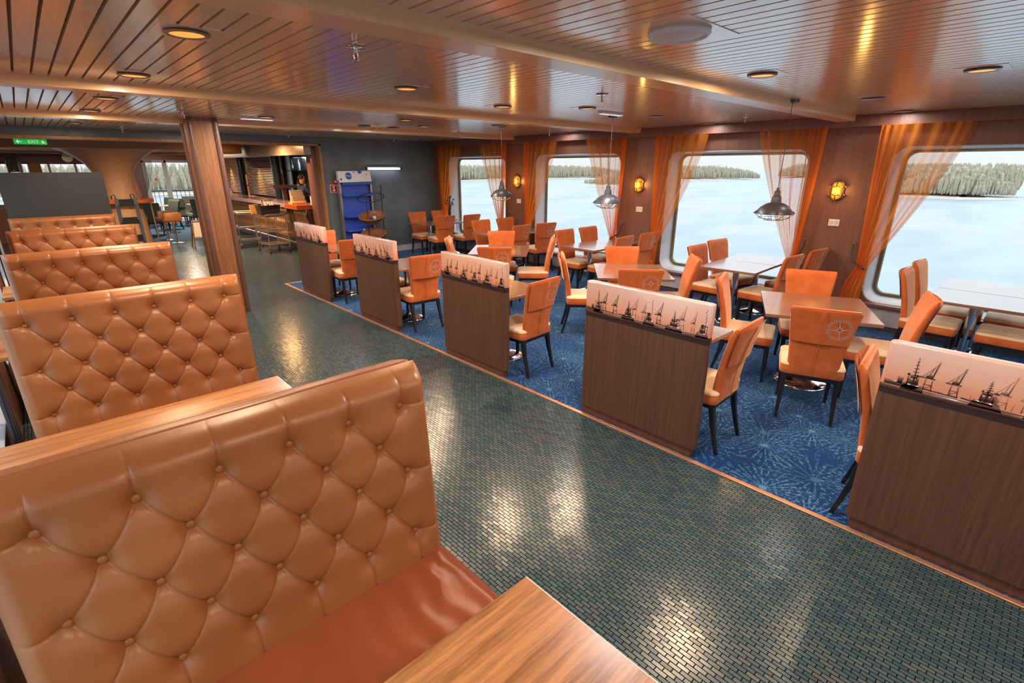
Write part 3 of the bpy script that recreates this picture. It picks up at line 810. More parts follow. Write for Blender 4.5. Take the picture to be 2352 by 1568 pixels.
# ------------------------------------------------------------------ tufted booth benches
P_, Q_ = .2, .266
Z0b = 1.118; X0b = -.17 - .335
ROWS = [(Z0b, 0), (Z0b - .133, 1), (Z0b - .266, 0), (Z0b - .399, 1), (Z0b - .532, 0)]
HW = .615; ZT = 1.243; ZB = .43
BUT = []
for k, (z, odd) in enumerate(ROWS):
    for i in range(6 - odd): BUT.append((X0b + .2 * i + (.1 if odd else 0), z))
def tuft(x, z):
    s = (x - X0b) / P_; t = (z - Z0b) / Q_
    u, v = s + t, s - t
    zb = ROWS[-1][0]
    def sm(a, b, q): q = max(0, min(1, (q - a) / (b - a))); return q * q * (3 - 2 * q)
    du = abs(u - round(u)) / 6.26; dv = abs(v - round(v)) / 6.26; ds = abs(s - round(s)) * P_
    inz = sm(Z0b + .006, Z0b - .006, z) * sm(zb - .006, zb + .006, z); inx = sm(X0b - .006, X0b + .006, x) * sm(X0b + 1.006, X0b + .994, x)
    def crease(d, w, dp): return dp * (.62 * math.exp(-(d / w) ** 2) + .38 * math.exp(-(d / (w * 4.5)) ** 2))
    H = .030
    H -= (crease(du, .0038, .0115) + crease(dv, .0030, .0075)) * inz * inx
    fr = .0 <= s + .25 and s <= 5.25
    if fr:
        H -= crease(ds, .0036, .0085) * (sm(Z0b - .004, Z0b + .004, z) + sm(zb + .004, zb - .004, z))
    # level creases from the outer buttons to the ends
    if (x < X0b or x > X0b + 1.0) and zb - .03 < z < Z0b + .03:
        dz = abs((z - Z0b) / Q_ - round((z - Z0b) / Q_)) * Q_
        H -= crease(dz, .0036, .0075)
    j = round((Z0b - z) / (Q_ / 2))
    for k in (j - 1, j, j + 1):
        if 0 <= k <= 4:
            zz = Z0b - k * Q_ / 2; odd = k % 2; i = round(s - .5 * odd); i = max(0, min(5 - odd, i))
            r2 = (x - (X0b + P_ * i + .1 * odd)) ** 2 + (z - zz) ** 2
            H -= .0105 * math.exp(-r2 / .00030) + .021 * math.exp(-r2 / .0017)
    return H
def sampl(a, b, step, edge):
    out = []; 
    for q in (0, .004, .010, .018, .028, .040): out.append(a + q)
    n_ = int((b - a - .1) / step); out += [a + .05 + (b - a - .1) * i / n_ for i in range(n_ + 1)]
    for q in (.040, .028, .018, .010, .004, 0): out.append(b - q)
    return out
def back_mesh():
    D = .115
    def prof(d, r): return 1.0 if d >= r else math.sqrt(max(0, 1 - (1 - d / r) ** 2))
    def fn(x, z):
        ez = prof(ZT - z, .06); ex = prof(min(x + HW, HW - x), .05)
        lean = .085 * (z - ZB)
        f = ex * ez
        return (x, D - (D - .040) * f - tuft(x, z) * f + lean, z)
    mb = MB()
    xs = sampl(-HW, HW, .0040, 0); zs = [ZB + (ZT - .05 - ZB) * i / 185 for i in range(186)] + [ZT - q for q in (.040, .030, .021, .013, .007, .003, 0)]
    mb.grid(fn, xs, zs)
    # the roll turns down again behind the crown, then the rear skin closes the cushion
    def back(x, q):
        ex = prof(min(x + HW, HW - x), .05)
        return (x, D + .085 * (ZT - ZB) + .020 * math.sin(q) * (.3 + .7 * ex), ZT - .022 * (1 - math.cos(q)))
    mb.grid(back, xs, [q * PI / 12 for q in range(7)])
    mb.grid(lambda x, z: (x, D + .085 * (z - ZB) + .02, z), [-HW, HW], [ZB, ZT - .022], True)
    return mb
def bench_proto():
    root = empty('booth_bench')
    b = back_mesh().build('backrest', M['leather'], root, sharp=180)
    tilt = .085
    bm_ = MB(); bm_.lathe([(.0, -.004), (.012, -.004), (.0148, .001), (.0138, .006), (.009, .0095), (0, .0108)], n=14)
    btn = bm_.build('button', M['leather'], b, sharp=180)
    first = True
    for x, z in BUT:
        q = btn if first else btn.copy()
        if not first: C.objects.link(q)
        first = False
        yy = .040 + .085 * (z - ZB) + .007
        q.location = (x, yy, z); q.rotation_euler = (PI / 2 + tilt, 0, 0); q.parent = b
    # back half, facing the other booth
    b2 = b.copy(); b2.name = 'rear_backrest'; C.objects.link(b2); b2.parent = root; b2.rotation_euler = (0, 0, PI); b2.location = (0, .408, -.008)
    mb = MB(); mb.box(-HW + .012, HW - .012, .140, .268, .08, ZT - .12)
    mb.build('core_board', M['booth_table'], root, bevel=.004)
    def seat(sg):
        mb = MB(); rg = []
        for z, ins in ((.315, .006), (.325, 0), (.425, 0), (.452, .008), (.468, .028), (.476, .07), (.480, .14)):
            rg.append([(x, y, z) for x, y in rrect(HW - ins, .275 - ins, max(.04 - ins * .2, .01), 6, 0, 0)])
        mb.loft(rg)
        # fine wrinkles towards the outer end
        for i, p in enumerate(mb.v):
            if p[2] > .44: mb.v[i] = p
        o = mb.build('seat_cushion' if sg < 0 else 'rear_seat_cushion', M['seat_leather'], root, sharp=60)
        o.location = (0, -.20 if sg < 0 else .608, 0)
        return o
    seat(-1); seat(1)
    mb = MB(); mb.box(-HW + .02, HW - .02, -.43, .838, .05, .315)
    mb.build('bench_base', M['dark_trim'], root, bevel=.004)
    mb = MB(); mb.box(-HW + .06, HW - .06, -.38, .788, 0, .05)
    mb.build('plinth', M['black'], root)
    return root
bench0 = bench_proto(); ub = []
for y, lb in ((1.395, 'cognac leather tufted booth bench in the foreground with its red-brown seat showing'),
              (3.665, 'tufted leather booth bench directly behind the nearer wooden booth table'),
              (5.885, 'tufted leather booth bench, third from the viewer'),
              (8.11, 'tufted leather booth bench, fourth from the viewer, only its upper half showing'),
              (10.16, 'farthest tufted leather booth bench, in front of the dark grey board')):
    place(bench0, ub, (.335, y, 0), 0, lb, 'tufted booth benches', 'bench')
# wrinkled nap on the foreground seat
mm = M['seat_leather']; n = N(mm)
v = n.coords(); wv = n.n('ShaderNodeTexWave'); wv.inputs['Scale'].default_value = 3.2; wv.inputs['Distortion'].default_value = 5; wv.inputs['Detail'].default_value = 2; wv.inputs['Detail Scale'].default_value = .9
n.l(v, wv.inputs['Vector'])
spx = n.n('ShaderNodeSeparateXYZ'); n.l(v, spx.inputs[0])
msk = n.math('MULTIPLY_ADD', spx.outputs['X'], 1.6, .2, clamp=True)
bb = n.n('ShaderNodeBump'); bb.inputs['Strength'].default_value = .45; bb.inputs['Distance'].default_value = .02
n.l(n.math('MULTIPLY', wv.outputs['Fac'], msk), bb.inputs['Height'])
old = [x for x in n.t.nodes if x.type == 'BUMP' and x != bb][0]; n.l(bb.outputs[0], old.inputs['Normal'])

def booth_table(y0, y1, label):
    root = tag(empty('booth_table', (.30, (y0 + y1) / 2, 0)), label, 'table', 'wooden booth tables')
    h = (y1 - y0) / 2
    bx(-.70, .565, -h, h, .722, .75).build('tabletop', M['booth_table'], root, bevel=.002)
    mb = MB(); mb.box(.563, .567, -h + .001, h - .001, .7225, .7495)
    mb.build('edge_band', M['paper'], root)
    MB().lathe([(.038, .03), (.038, .722)], n=20).build('column', M['steel'], root)
    bx(-.30, .30, -.22, .22, 0, .03).build('base', M['steel'], root, bevel=.006)
booth_table(.40 - .22, .862, 'wooden booth table cut off by the bottom edge of the frame')
booth_table(2.32, 3.02, 'wooden booth table behind the foreground bench, running to the left edge')
booth_table(4.58, 5.24, 'wooden booth table hidden behind the second bench')
booth_table(6.80, 7.46, 'wooden booth table between the third and fourth benches')
# dark divider board behind the last bench
o = bx(-.27, .96, -.02, .02, 0, 1.87).build('privacy_board', M['dark_board'], bevel=.004); o.location = (0, 10.62, 0)
tag(o, 'dark grey upright board standing behind the farthest bench', 'board')
# navy curtain beside the sofas
def curtain_sheet(mb, p_top, p_tie, p_bot, wt, wtie, wb, axis=1, folds=9, amp=.03, nu=72, nv=30, dense=0, sag=0.0, edge=None):
    """hanging cloth: widths along Y at top, tie and foot; pleats along X"""
    (yt, zt), (yi, zi), (yb_, zb_) = p_top, p_tie, p_bot
    def fn(u, v):
        z = zt + (zb_ - zt) * v
        k = (zt - z) / (zt - zi)
        if k <= 1:
            # outer edge swings in a catenary-like line to the tie
            e = k ** 1.5 if edge is None else k ** edge
            yc = yt + (yi - yt) * e; w = wt + (wtie - wt) * e
            s = u - .5
            bend = sag * math.sin(PI * k)
        else:
            q = (zi - z) / (zi - zb_); yc = yi + (yb_ - yi) * min(1, q * 1.6); w = wtie + (wb - wtie) * min(1, q * 2.2); s = u - .5; bend = 0
            e = 1 - q
        a = amp * (1.0 - .45 * (k if k < 1 else 1))
        y = yc + (abs(2 * s) ** 1.0 * math.copysign(.5, s) if dense == 0 else dense * (.5 - (1 - (.5 + dense * s)) ** 1.0) * 0 + (dense * ((.5 - dense * s) ** 1.55 - .5) * -1)) * w
        x = a * math.sin(u * folds * 2 * PI + .9 * math.sin(v * 4 + u * 3) + 1.3 * math.sin(u * 7 + yt)) + .35 * a * math.sin(u * folds * 5.3 + 2 * v)
        return (x, y, z)
    us = [i / nu for i in range(nu + 1)]; vs = [i / nv for i in range(nv + 1)]
    mb.grid(fn, us, vs)
    return mb
tieM = M['brass']
def curtain(i_open, side, label, group='orange sheer curtains at the sea windows'):
    a, b = OPEN[i_open]
    sg = 1 if side == 'L' else -1       # L: at the high-Y end of the opening
    if side == 'L': y_out, y_in, yt = b + .14, b - .68, b + .03
    else: y_out, y_in, yt = a - .20, a + .60, a - .05
    root = tag(empty('curtain', (7.36, (a + b) / 2, 0)), label, 'curtain', group)
    oy = (a + b) / 2
    zi = .78
    mb = MB()
    curtain_sheet(mb, ((y_out + y_in) / 2 - oy, 2.40), (yt - oy, zi), (yt + sg * .06 - oy, .30), abs(y_out - y_in), .11, .20, folds=6.6, amp=.038, dense=sg, sag=0, edge=1.25)
    o = mb.build('cloth', M['voile'], root, sharp=180)
    # tie cord up to its hook on the pier
    cy = yt - oy; hy = (b + .20 if side == 'L' else a - .15) - oy
    mb = MB(); mb.tube([(.14, hy, 1.03), (.12, hy - sg * .005, .93), (.08, hy - sg * .03, .84), (.03, cy + sg * .02, .775), (-.02, cy - sg * .03, .755), (-.045, cy - sg * .01, .77), (-.02, cy + sg * .04, .80), (.05, cy + sg * .06, .83)], .009, 6)
    mb.build('tie_cord', M['cable'], root)
    MB().lathe([(.0, 0), (.010, 0), (.010, .02), (0, .024)], (.15, hy, 1.03), 10).build('hook', tieM, root)
for i, s, lb in ((1, 'L', 'widest orange curtain, swept to the left of the rightmost window'),
                 (2, 'R', 'orange curtain behind the biggest pendant lamp, right side of that window'),
                 (2, 'L', 'orange curtain at the left of the second window from the right'),
                 (3, 'R', 'orange curtain behind the middle pendant lamp'),
                 (3, 'L', 'orange curtain at the left of the third window from the right'),
                 (4, 'R', 'orange curtain behind the farthest pendant lamp'),
                 (4, 'L', 'orange curtain in the far corner beside the dark wall'),
                 (1, 'R', 'orange curtain beyond the right frame edge')):
    curtain(i, s, lb)
for k, (a, b) in enumerate(OPENL):
    mb = MB(); curtain_sheet(mb, (0, 2.40), (0, 1.1), (0, .05), .36, .22, .26, folds=4, amp=.022, nu=40, nv=16)
    o = mb.build('navy_curtain', M['dark_curtain'], sharp=180); o.location = (WL + .05, (a if k != 1 else b - .55) + .1, 0)
    tag(o, ['navy curtain beside the viewpoint', 'navy curtain at the left frame edge next to the second bench', 'navy curtain behind the third bench', 'navy curtain near the dark board'][k], 'curtain', 'navy curtains on the sofa side')

# ------------------------------------------------------------------ pillar
p = tag(empty('pillar', (1.80, 7.75, 0)), 'walnut-clad structural column standing in the aisle', 'pillar')
mb = MB(); mb.box(-.155, .155, -.155, .155, 0, CEIL); mb.build('core', M['pillar_wood'], p, bevel=.002)
for sx in (-1, 1):
    for sy in (-1, 1):
        mb = MB(); mb.loft([[(x, y, z) for x, y in rrect(.032, .032, .026, 5, sx * .148, sy * .148)] for z in (0, CEIL)])
        mb.build('corner_post', M['dark_trim'], p, sharp=60)
p['kind'] = 'structure'

# ------------------------------------------------------------------ ceiling fittings
def area(name, loc, size, power, col, rot=(0, 0, 0), shape='DISK', parent=None, spread=PI):
    l = bpy.data.lights.new(name, 'AREA'); l.shape = shape; l.size = size; l.energy = power * LAMP; l.color = col; l.spread = spread; l.specular_factor = .04
    o = bpy.data.objects.new(name, l); C.objects.link(o); o.location = loc; o.rotation_euler = rot
    if parent: o.parent = parent
    return o
def downlight_proto(lit, pw=9):
    root = empty('downlight')
    MB().lathe([(.075, 0), (.092, -.004), (.094, -.010), (.082, -.016), (.072, -.014), (.070, .0)], n=32, cap0=False, cap1=False).build('trim_ring', M['dull_steel'], root, sharp=60)
    mb = MB(); mb.lathe([(0, -.004), (.071, -.010), (.071, .004), (0, .004)], n=28)
    mb.build('lens', M['lamp_glow'] if lit else M['lamp_off'], root)
    if lit: area('lamp', (0, 0, -.02), .14, pw, (1.0, .70, .44), parent=root)
    else: area('lamp', (0, 0, -.02), .12, 1.2, (1.0, .95, .90), parent=root)  # weak fill light added below the unlit lens
    bx(-.13, .13, -.13, .13, -.0025, .001).build('mount_board', M['ceiling'], root)
    return root
LIT = [(.70, 2.92, 'above the second booth, biggest in view'), (.70, 4.42, 'just behind it, above the second bench'), (.71, 6.03, 'past the second beam on the sofa side'), (.71, 7.42, 'before the third beam on the sofa side'),
       (2.34, 3.70, 'over the aisle in the second bay'), (2.35, 6.90, 'over the aisle right of the pillar top'),
       (3.74, 1.57, 'over the first divider gap'), (4.56, .55, 'near the upper right corner'), (4.46, 3.62, 'in the middle of the carpet bay'), (3.71, 4.10, 'just left of the middle of the ceiling'),
       (3.81, 6.08, 'before the second beam over the tables'), (4.59, 6.84, 'beside the smoke detector'), (.71, -.4, 'above the viewer'), (2.34, -.6, 'behind the viewer over the aisle'), (2.34, 9.6, 'over the aisle before the bar opening'), (.71, 9.6, 'above the farthest bench')]
UNL = [(5.72, 1.39, 'near the first beam end'), (7.20, 1.44, 'close to the window wall at right'), (5.76, 3.61, 'left of the middle sprinkler'), (7.2, 3.68, 'close to the window wall in the middle bay'), (5.3, 5.97, 'in the third bay over the tables'), (4.4, 7.40, 'at the third beam'), (3.9, 7.38, 'at the third beam near the dividers'), (5.2, 9.3, 'near the dark back wall'), (7.2, 6.4, 'window side of the third bay')]
dl = downlight_proto(True); u_ = []
for x, y, w in LIT: place(dl, u_, (x, y, CEIL), 0, 'glowing orange ceiling downlight ' + w, 'lit ceiling downlights', 'downlight')
dl = downlight_proto(False); u_ = []
for x, y, w in UNL: place(dl, u_, (x, y, CEIL), 0, 'pale unlit ceiling downlight ' + w, 'pale ceiling downlights', 'downlight')
# large round flush light
r = tag(empty('flush_light', (2.33, 1.38, CEIL)), 'large round white flush light on the near ceiling', 'ceiling light')
MB().lathe([(.135, 0), (.140, -.012), (.128, -.026), (.118, -.024), (.118, 0)], n=40, cap0=False, cap1=False).build('rim', M['white'], r, sharp=60)
MB().lathe([(0, -.030), (.06, -.029), (.119, -.018), (.119, 0), (0, 0)], n=40).build('diffuser', M['lamp_off'], r, sharp=60)
bx(-.24, .24, -.17, .17, -.003, .001).build('mount_board', M['ceiling'], r)
area('lamp', (0, 0, -.035), .22, 10, (1, .96, .92), parent=r)
# small white strip lights
def strip(x, y, lb):
    r = tag(empty('strip_light', (x, y, CEIL)), lb, 'ceiling light', 'white strip lights')
    bx(-.20, .20, -.035, .035, -.022, 0).build('housing', M['white'], r, bevel=.004)
    bx(-.185, .185, -.027, .027, -.028, -.020).build('diffuser', M['tube_light'], r, bevel=.003)
    area('lamp', (0, 0, -.035), .35, 7, (.92, .95, 1), parent=r)
strip(5.05, 3.75, 'white strip light beside the middle pendant mount')
strip(2.32, 7.15, 'white strip light right of the pillar head')
strip(3.9, 8.3, 'white strip light beyond the third beam')
# smoke detector
o = tag(empty('smoke_detector', (5.35, 7.10, CEIL)), 'white round smoke detector before the third beam', 'smoke detector')
MB().lathe([(0, -.045), (.035, -.045), (.05, -.03), (.052, -.012), (.058, -.010), (.058, 0), (0, 0)], n=24).build('body', M['white'], o)
# sprinklers
def sprinkler_proto():
    r = empty('sprinkler')
    MB().lathe([(.012, 0), (.050, -.001), (.052, -.008), (.030, -.012), (.012, -.012)], n=24).build('escutcheon', M['chrome'], r)
    mb = MB(); mb.cyl((0, 0, -.01), (0, 0, -.03), .010, 10)
    mb.tube([(-.008, 0, -.028), (-.016, 0, -.04), (-.014, 0, -.056), (0, 0, -.066), (.014, 0, -.056), (.016, 0, -.04), (.008, 0, -.028)], .0035, 6)
    mb.build('yoke', M['chrome'], r)
    mb = MB(); mb.cyl((0, 0, -.032), (0, 0, -.060), .0035, 8); mb.build('bulb', M['red'], r)
    mb = MB(); mb.lathe([(0, -.068), (.017, -.068), (.017, -.070), (0, -.071)], n=14); mb.build('deflector', M['chrome'], r)
    return r
sp = sprinkler_proto(); us_ = []
for x, y, w in [(1.40, 2.67, 'nearest, above the first booth'), (1.46, 6.88, 'left of the pillar head'), (3.91, 7.03, 'over the far dividers'), (3.75, 2.89, 'in the middle of the ceiling'), (6.66, 2.92, 'between the two right pendant mounts'),
                (1.36, 10.6, 'in front of the blue-grey header above the booths'), (3.9, 10.4, 'in front of the bar opening'), (6.1, 10.3, 'before the dark back wall'), (6.9, 6.42, 'near the far windows')]:
    place(sp, us_, (x, y, CEIL), .4, 'chrome ceiling sprinkler ' + w, 'chrome ceiling sprinklers', 'sprinkler')

# ------------------------------------------------------------------ pendant lamps
def pendant_proto():
    r = empty('pendant_lamp'); D = CEIL
    MB().lathe([(0, 0), (.055, 0), (.055, -.020), (.020, -.030), (0, -.030)], n=24).build('canopy', M['pewter'], r)
    H = 1.52 - CEIL      # rim height below the ceiling
    mb = MB(); mb.tube([(0, 0, -.03), (0.001, 0, -.4), (0, 0, H + .23)], .0035, 6).build('cord', M['cable'], r)
    MB().lathe([(0, H + .24), (.012, H + .24), (.014, H + .215), (.026, H + .205), (.028, H + .165), (.036, H + .160), (.036, H + .150), (0, H + .150)], n=20).build('socket', M['pewter'], r)
    s = MB()
    s.lathe([(.040, H + .155), (.046, H + .110), (.046, H + .100), (.085, H + .088), (.125, H + .062), (.155, H + .028), (.168, H - .002), (.166, H - .002), (.152, H + .026), (.122, H + .058), (.083, H + .083), (.043, H + .096)], n=40, cap0=False, cap1=False)
    sh = s.build('shade', M['pewter'], r, sharp=60)
    MB().lathe([(0, H + .03), (.02, H + .04), (.026, H + .06), (.018, H + .09), (.012, H + .13), (0, H + .13)], n=14).build('bulb', M['bulb'], r)
    mb = MB()
    def circ(rr, z, n_=36): return [(rr * math.cos(2 * PI * k / n_), rr * math.sin(2 * PI * k / n_), z) for k in range(n_)]
    for rr, z, t in ((.176, H - .004, .0030), (.138, H - .046, .0022), (.085, H - .066, .0022)): mb.tube(circ(rr, z), t, 6, True)
    for k in range(6):
        a = k * PI / 6 * 1.0 + .2
        mb.tube([(.176 * math.cos(a) * s_, .176 * math.sin(a) * s_, H - .006 - .066 * (1 - s_ * s_) ** .8) for s_ in [q / 8 for q in range(-8, 9)]], .0022, 6)
    for k in range(4):
        a = k * PI / 2 + .5; mb.tube([(.160 * math.cos(a), .160 * math.sin(a), H + .02), (.184 * math.cos(a), .184 * math.sin(a), H - .004)], .005, 6)
    mb.build('wire_guard', M['black'], r)
    pl = bpy.data.lights.new('lamp', 'POINT'); pl.energy = 5; pl.color = (1, .6, .25); pl.shadow_soft_size = .03
    o = bpy.data.objects.new('lamp', pl); C.objects.link(o); o.parent = r; o.location = (0, 0, H + .005)
    return r
pd = pendant_proto(); ug = []
for x, y, w in ((5.35, 1.93, 'biggest and rightmost'), (5.38, 3.97, 'middle of the three'), (5.45, 6.06, 'farthest of the three')):
    place(pd, ug, (x, y, CEIL), 0, 'pewter dome pendant lamp with wire guard, ' + w, 'dome pendant lamps', 'pendant lamp')

# ------------------------------------------------------------------ bulkhead wall lamps and sockets
def sconce_proto():
    r = empty('bulkhead_lamp')
    def ov(hw, hh, x, n_=5): return [(x, p, q) for p, q in rrect(hw, hh, hw * .98, n_)]
    MB().loft([ov(.075, .125, 0), ov(.075, .125, -.018), ov(.068, .118, -.026)]).build('back_plate', M['brass'], r, sharp=50)
    MB().loft([ov(.055, .105, -.024), ov(.054, .104, -.055), ov(.045, .092, -.075), ov(.022, .060, -.086)]).build('lit_glass', M['amber_glass'], r, sharp=80)
    mb = MB()
    for z in (-.045, .045): mb.tube([(-.024, -.066, z), (-.075, -.060, z), (-.094, -.030, z), (-.098, 0, z), (-.094, .030, z), (-.075, .060, z), (-.024, .066, z)], .0065, 6)
    mb.tube([(-.024, 0, -.118), (-.072, 0, -.105), (-.096, 0, -.06), (-.100, 0, 0), (-.096, 0, .06), (-.072, 0, .105), (-.024, 0, .118)], .0065, 6)
    mb.build('cage', M['brass'], r)
    for sy in (-1, 1):
        for z in (-.05, .05): MB().cyl((-.020, sy * .086, z), (-.034, sy * .086, z), .009, 8).build('wing_screw', M['brass'], r)
    pl = bpy.data.lights.new('lamp', 'POINT'); pl.energy = 2.5; pl.color = (1, .55, .15); pl.shadow_soft_size = .03
    o = bpy.data.objects.new('lamp', pl); C.objects.link(o); o.parent = r; o.location = (-.15, 0, 0)
    return r
sc_ = sconce_proto(); u1 = []
def socket_proto():
    r = empty('wall_socket')
    bx(-.008, 0, -.062, .062, -.042, .042).build('plate', M['paper'], r, bevel=.002)
    mb = MB()
    for s in (-1, 1):
        for t in (0,):
            mb.tube([(-.009, s * .027 + .018 * math.cos(k * PI / 8), .018 * math.sin(k * PI / 8)) for k in range(16)], .0014, 5, True)
            for q in (-.007, .007): mb.cyl((-.0095, s * .027 + q, 0), (-.0075, s * .027 + q, 0), .003, 8)
    mb.build('outlet', M['black'], r)
    return r
so_ = socket_proto(); u2 = []
for k, (y, w) in enumerate(((2.0, 'on the pier between the two rightmost windows'), (4.93, 'on the middle pier'), (7.88, 'on the farthest pier'))):
    place(sc_, u1, (WX - .001, y, 1.665), 0, 'glowing oval brass bulkhead lamp ' + w, 'brass bulkhead lamps', 'wall lamp')
    place(so_, u2, (WX - .001, y - .03, 1.27), 0, 'white double wall socket ' + w, 'double wall sockets', 'socket')

# ------------------------------------------------------------------ candelabra on the corner table
r = tag(empty('candelabra', (7.12, 9.72, .756)), 'dark metal candelabra with leaf-like cups on the corner table', 'candelabra')
mb = MB()
for a in (0, 2.1, 4.2): mb.tube([(.0, 0, .06), (.10 * math.cos(a), .10 * math.sin(a), .03), (.17 * math.cos(a), .17 * math.sin(a), .008)], .007, 6)
mb.lathe([(0, .03), (.03, .03), (.022, .07), (.018, .26), (.034, .27), (.034, .29), (0, .29)], n=14)
mb.build('stand', M['black'], r)
for k in range(9):
    a = k * 2.4; z = .33 + .022 * k; q = .085 if k < 6 else .045
    mb = MB(); p1 = (q * math.cos(a), q * math.sin(a), z + .03)
    mb.tube([(0, 0, .28), (q * .5 * math.cos(a), q * .5 * math.sin(a), z - .01), p1], .005, 6)
    mb.lathe([(.004, 0), (.020, .006), (.026, .024), (.020, .024), (.0, .010)], p1, 8)
    mb.build('candle_arm', M['black'], r)

# ------------------------------------------------------------------ things at the dark back wall
def text(name, body, size, loc, rot, mt, parent, ext=.0008, align='CENTER', sx=1):
    cu = bpy.data.curves.new(name, 'FONT'); cu.body = body; cu.size = size; cu.extrude = ext; cu.align_x = align; cu.align_y = 'CENTER'
    cu.materials.append(mt)
    tmp = bpy.data.objects.new('tmp_text', cu); C.objects.link(tmp); bpy.context.view_layer.update()
    me = bpy.data.meshes.new_from_object(tmp.evaluated_get(bpy.context.evaluated_depsgraph_get())); bpy.data.objects.remove(tmp)
    o = bpy.data.objects.new(name, me); C.objects.link(o); o.parent = parent; o.location = loc; o.rotation_euler = rot; o.scale = (sx, 1, 1)
    return o
r = tag(empty('display_stand', (5.28, 10.63, 0)), 'blue perforated sales display with white header against the dark wall', 'display stand')
W2 = .36
BLUEP = base_mat('display_blue', (.012, .050, .42), .35); n = N(BLUEP)
vo = n.n('ShaderNodeTexVoronoi'); vo.inputs['Scale'].default_value = 30; vo.inputs['Randomness'].default_value = 0; n.l(n.coords((1, 1, 1.0)), vo.inputs['Vector'])
n.l(n.ramp(vo.outputs['Distance'], [(.20, (.008, .020, .20)), (.30, (.050, .110, .58))]), n.b.inputs['Base Color'])
bx(-W2 + .03, W2 - .03, .05, .07, .05, 1.66).build('perforated_back', BLUEP, r)
for s in (-1, 1): bx(s * W2 - .018, s * W2 + .018, -.02, .09, 0, 1.68).build('side_post', M['steel'], r, bevel=.004)
bx(-W2, W2, -.20, .10, 0, .06).build('foot', M['steel'], r, bevel=.004)
mb = MB(); mb.loft([[(x, -.04, 1.635), (x, .09, 1.635), (x, .09, 1.86), (x, -.0, 1.865)] for x in (-W2 - .015, W2 + .015)])
hd = mb.build('header', M['paper'], r, bevel=.004)
def disc(mb, x, z, rr, y, n_=28, sq=1.0): mb.loft([[(x + rr * math.cos(2 * PI * k / n_), yy + (z + rr * sq * math.sin(2 * PI * k / n_) - 1.75) * .17, z + rr * sq * math.sin(2 * PI * k / n_)) for k in range(n_)] for yy in (y, y + .002)])
mb = MB(); disc(mb, -.15, 1.765, .072, -.0235); mb.build('round_logo', M['blue_print'], hd)
text('logo_text', 'Fazer', .055, (-.15, -.026, 1.768), (PI / 2 - .17, 0, 0), M['paper'], hd)
mb = MB(); disc(mb, .12, 1.845, .045, -.0235, 28, .8); disc(mb, -.33, 1.70, .024, -.0235); mb.build('blue_dots', M['blue_print'], hd)
mb = MB(); disc(mb, -.02, 1.84, .013, -.0235); disc(mb, .27, 1.79, .011, -.0235); mb.build('small_dots', M['navy_print'], hd)
for z, y in ((1.60, -.10), (1.36, -.11), (.92, -.15), (.62, -.18)):
    mb = MB(); mb.box(-W2 + .02, W2 - .02, y, .05, z - .006, z)
    mb.box(-W2 + .02, W2 - .02, y - .004, y, z - .01, z + .035)
    mb.build('shelf', BLUEP if z < 1 else M['blue_print'], r)
for z in (1.60, 1.38):
    MB().tube([(-W2 + .03, -.12, z + .03), (W2 + .10, -.13, z + .05)], .004, 6).build('hanging_rod', M['steel'], r)
bx(-.02, .03, -.20, -.19, .60, .66).build('price_tag', M['paper'], r)

r = tag(empty('basket_rack', (5.50, 10.12, 0)), 'black wire rack holding wicker baskets in front of the blue display', 'rack')
MB().tube([(.13, .05, 0), (.13, .05, 1.56)], .012, 8).build('post', M['black'], r); MB().tube([(-.18, .16, 0), (-.18, .16, 1.42)], .008, 8).build('post', M['black'], r)
for z, rr in ((1.33, .27), (.93, .27), (.55, .27)):
    MB().tube([(-.17 + rr * math.cos(k * PI / 15) * 1.1, -.02 + rr * .75 * math.sin(k * PI / 15), z + .05 * math.cos(k * PI / 15) + rr * .26 * math.sin(k * PI / 15)) for k in range(30)], .009, 6, True).build('ring', M['black'], r)
MB().tube([(-.30, -.2, .01), (.30, -.2, .01), (.30, .2, .01), (-.30, .2, .01)], .010, 6, True).build('foot_frame', M['black'], r)
MB().lathe([(0, 0), (.02, .0), (.022, .02), (0, .035)], (.13, .05, 1.555), 10).build('finial', M['rubber'], r)
for z, lb in ((.93, 'upper wicker basket, tilted on the wire rack, holding small blue and red packets'), (.55, 'lower wicker basket on the wire rack, just above the divider')):
    Mx = Matrix.Translation((5.33, 10.10, z + .02)) @ Matrix.Rotation(-.16, 4, 'Y') @ Matrix.Rotation(.34, 4, 'X')
    b = tag(empty('wicker_basket'), lb, 'basket', 'wicker baskets'); b.matrix_world = Mx
    mb = MB(); mb.lathe([(0, -.13), (.20, -.13), (.24, -.07), (.28, .01), (.295, .015), (.295, -.0), (.26, -.03), (.22, -.10), (0, -.115)], n=40)
    for i, p in enumerate(mb.v):
        a = math.atan2(p[1], p[0]); q = 1 + .02 * math.sin(a * 20); mb.v[i] = (p[0] * q, p[1] * q * .72, p[2])
    mb.build('bowl', M['wicker'], b)
    MB().tube([(.29 * math.cos(k * PI / 18), .21 * math.sin(k * PI / 18), .012) for k in range(36)], .014, 6, True).build('rim', M['wicker'], b)
    if z > .6:
        MB().tube([(-.06, 0, -.03), (-.05, 0, .06), (0.02, 0, .10), (.09, 0, .06), (.12, 0, -.03)], .008, 6).build('wire_hoop', M['steel'], b)
        for dx, mt in ((-.02, 'blue_print'), (.05, 'paper'), (-.10, 'red')): bx(dx - .03, dx + .03, -.03, .03, -.10, -.03).build('packet', M[mt], b)

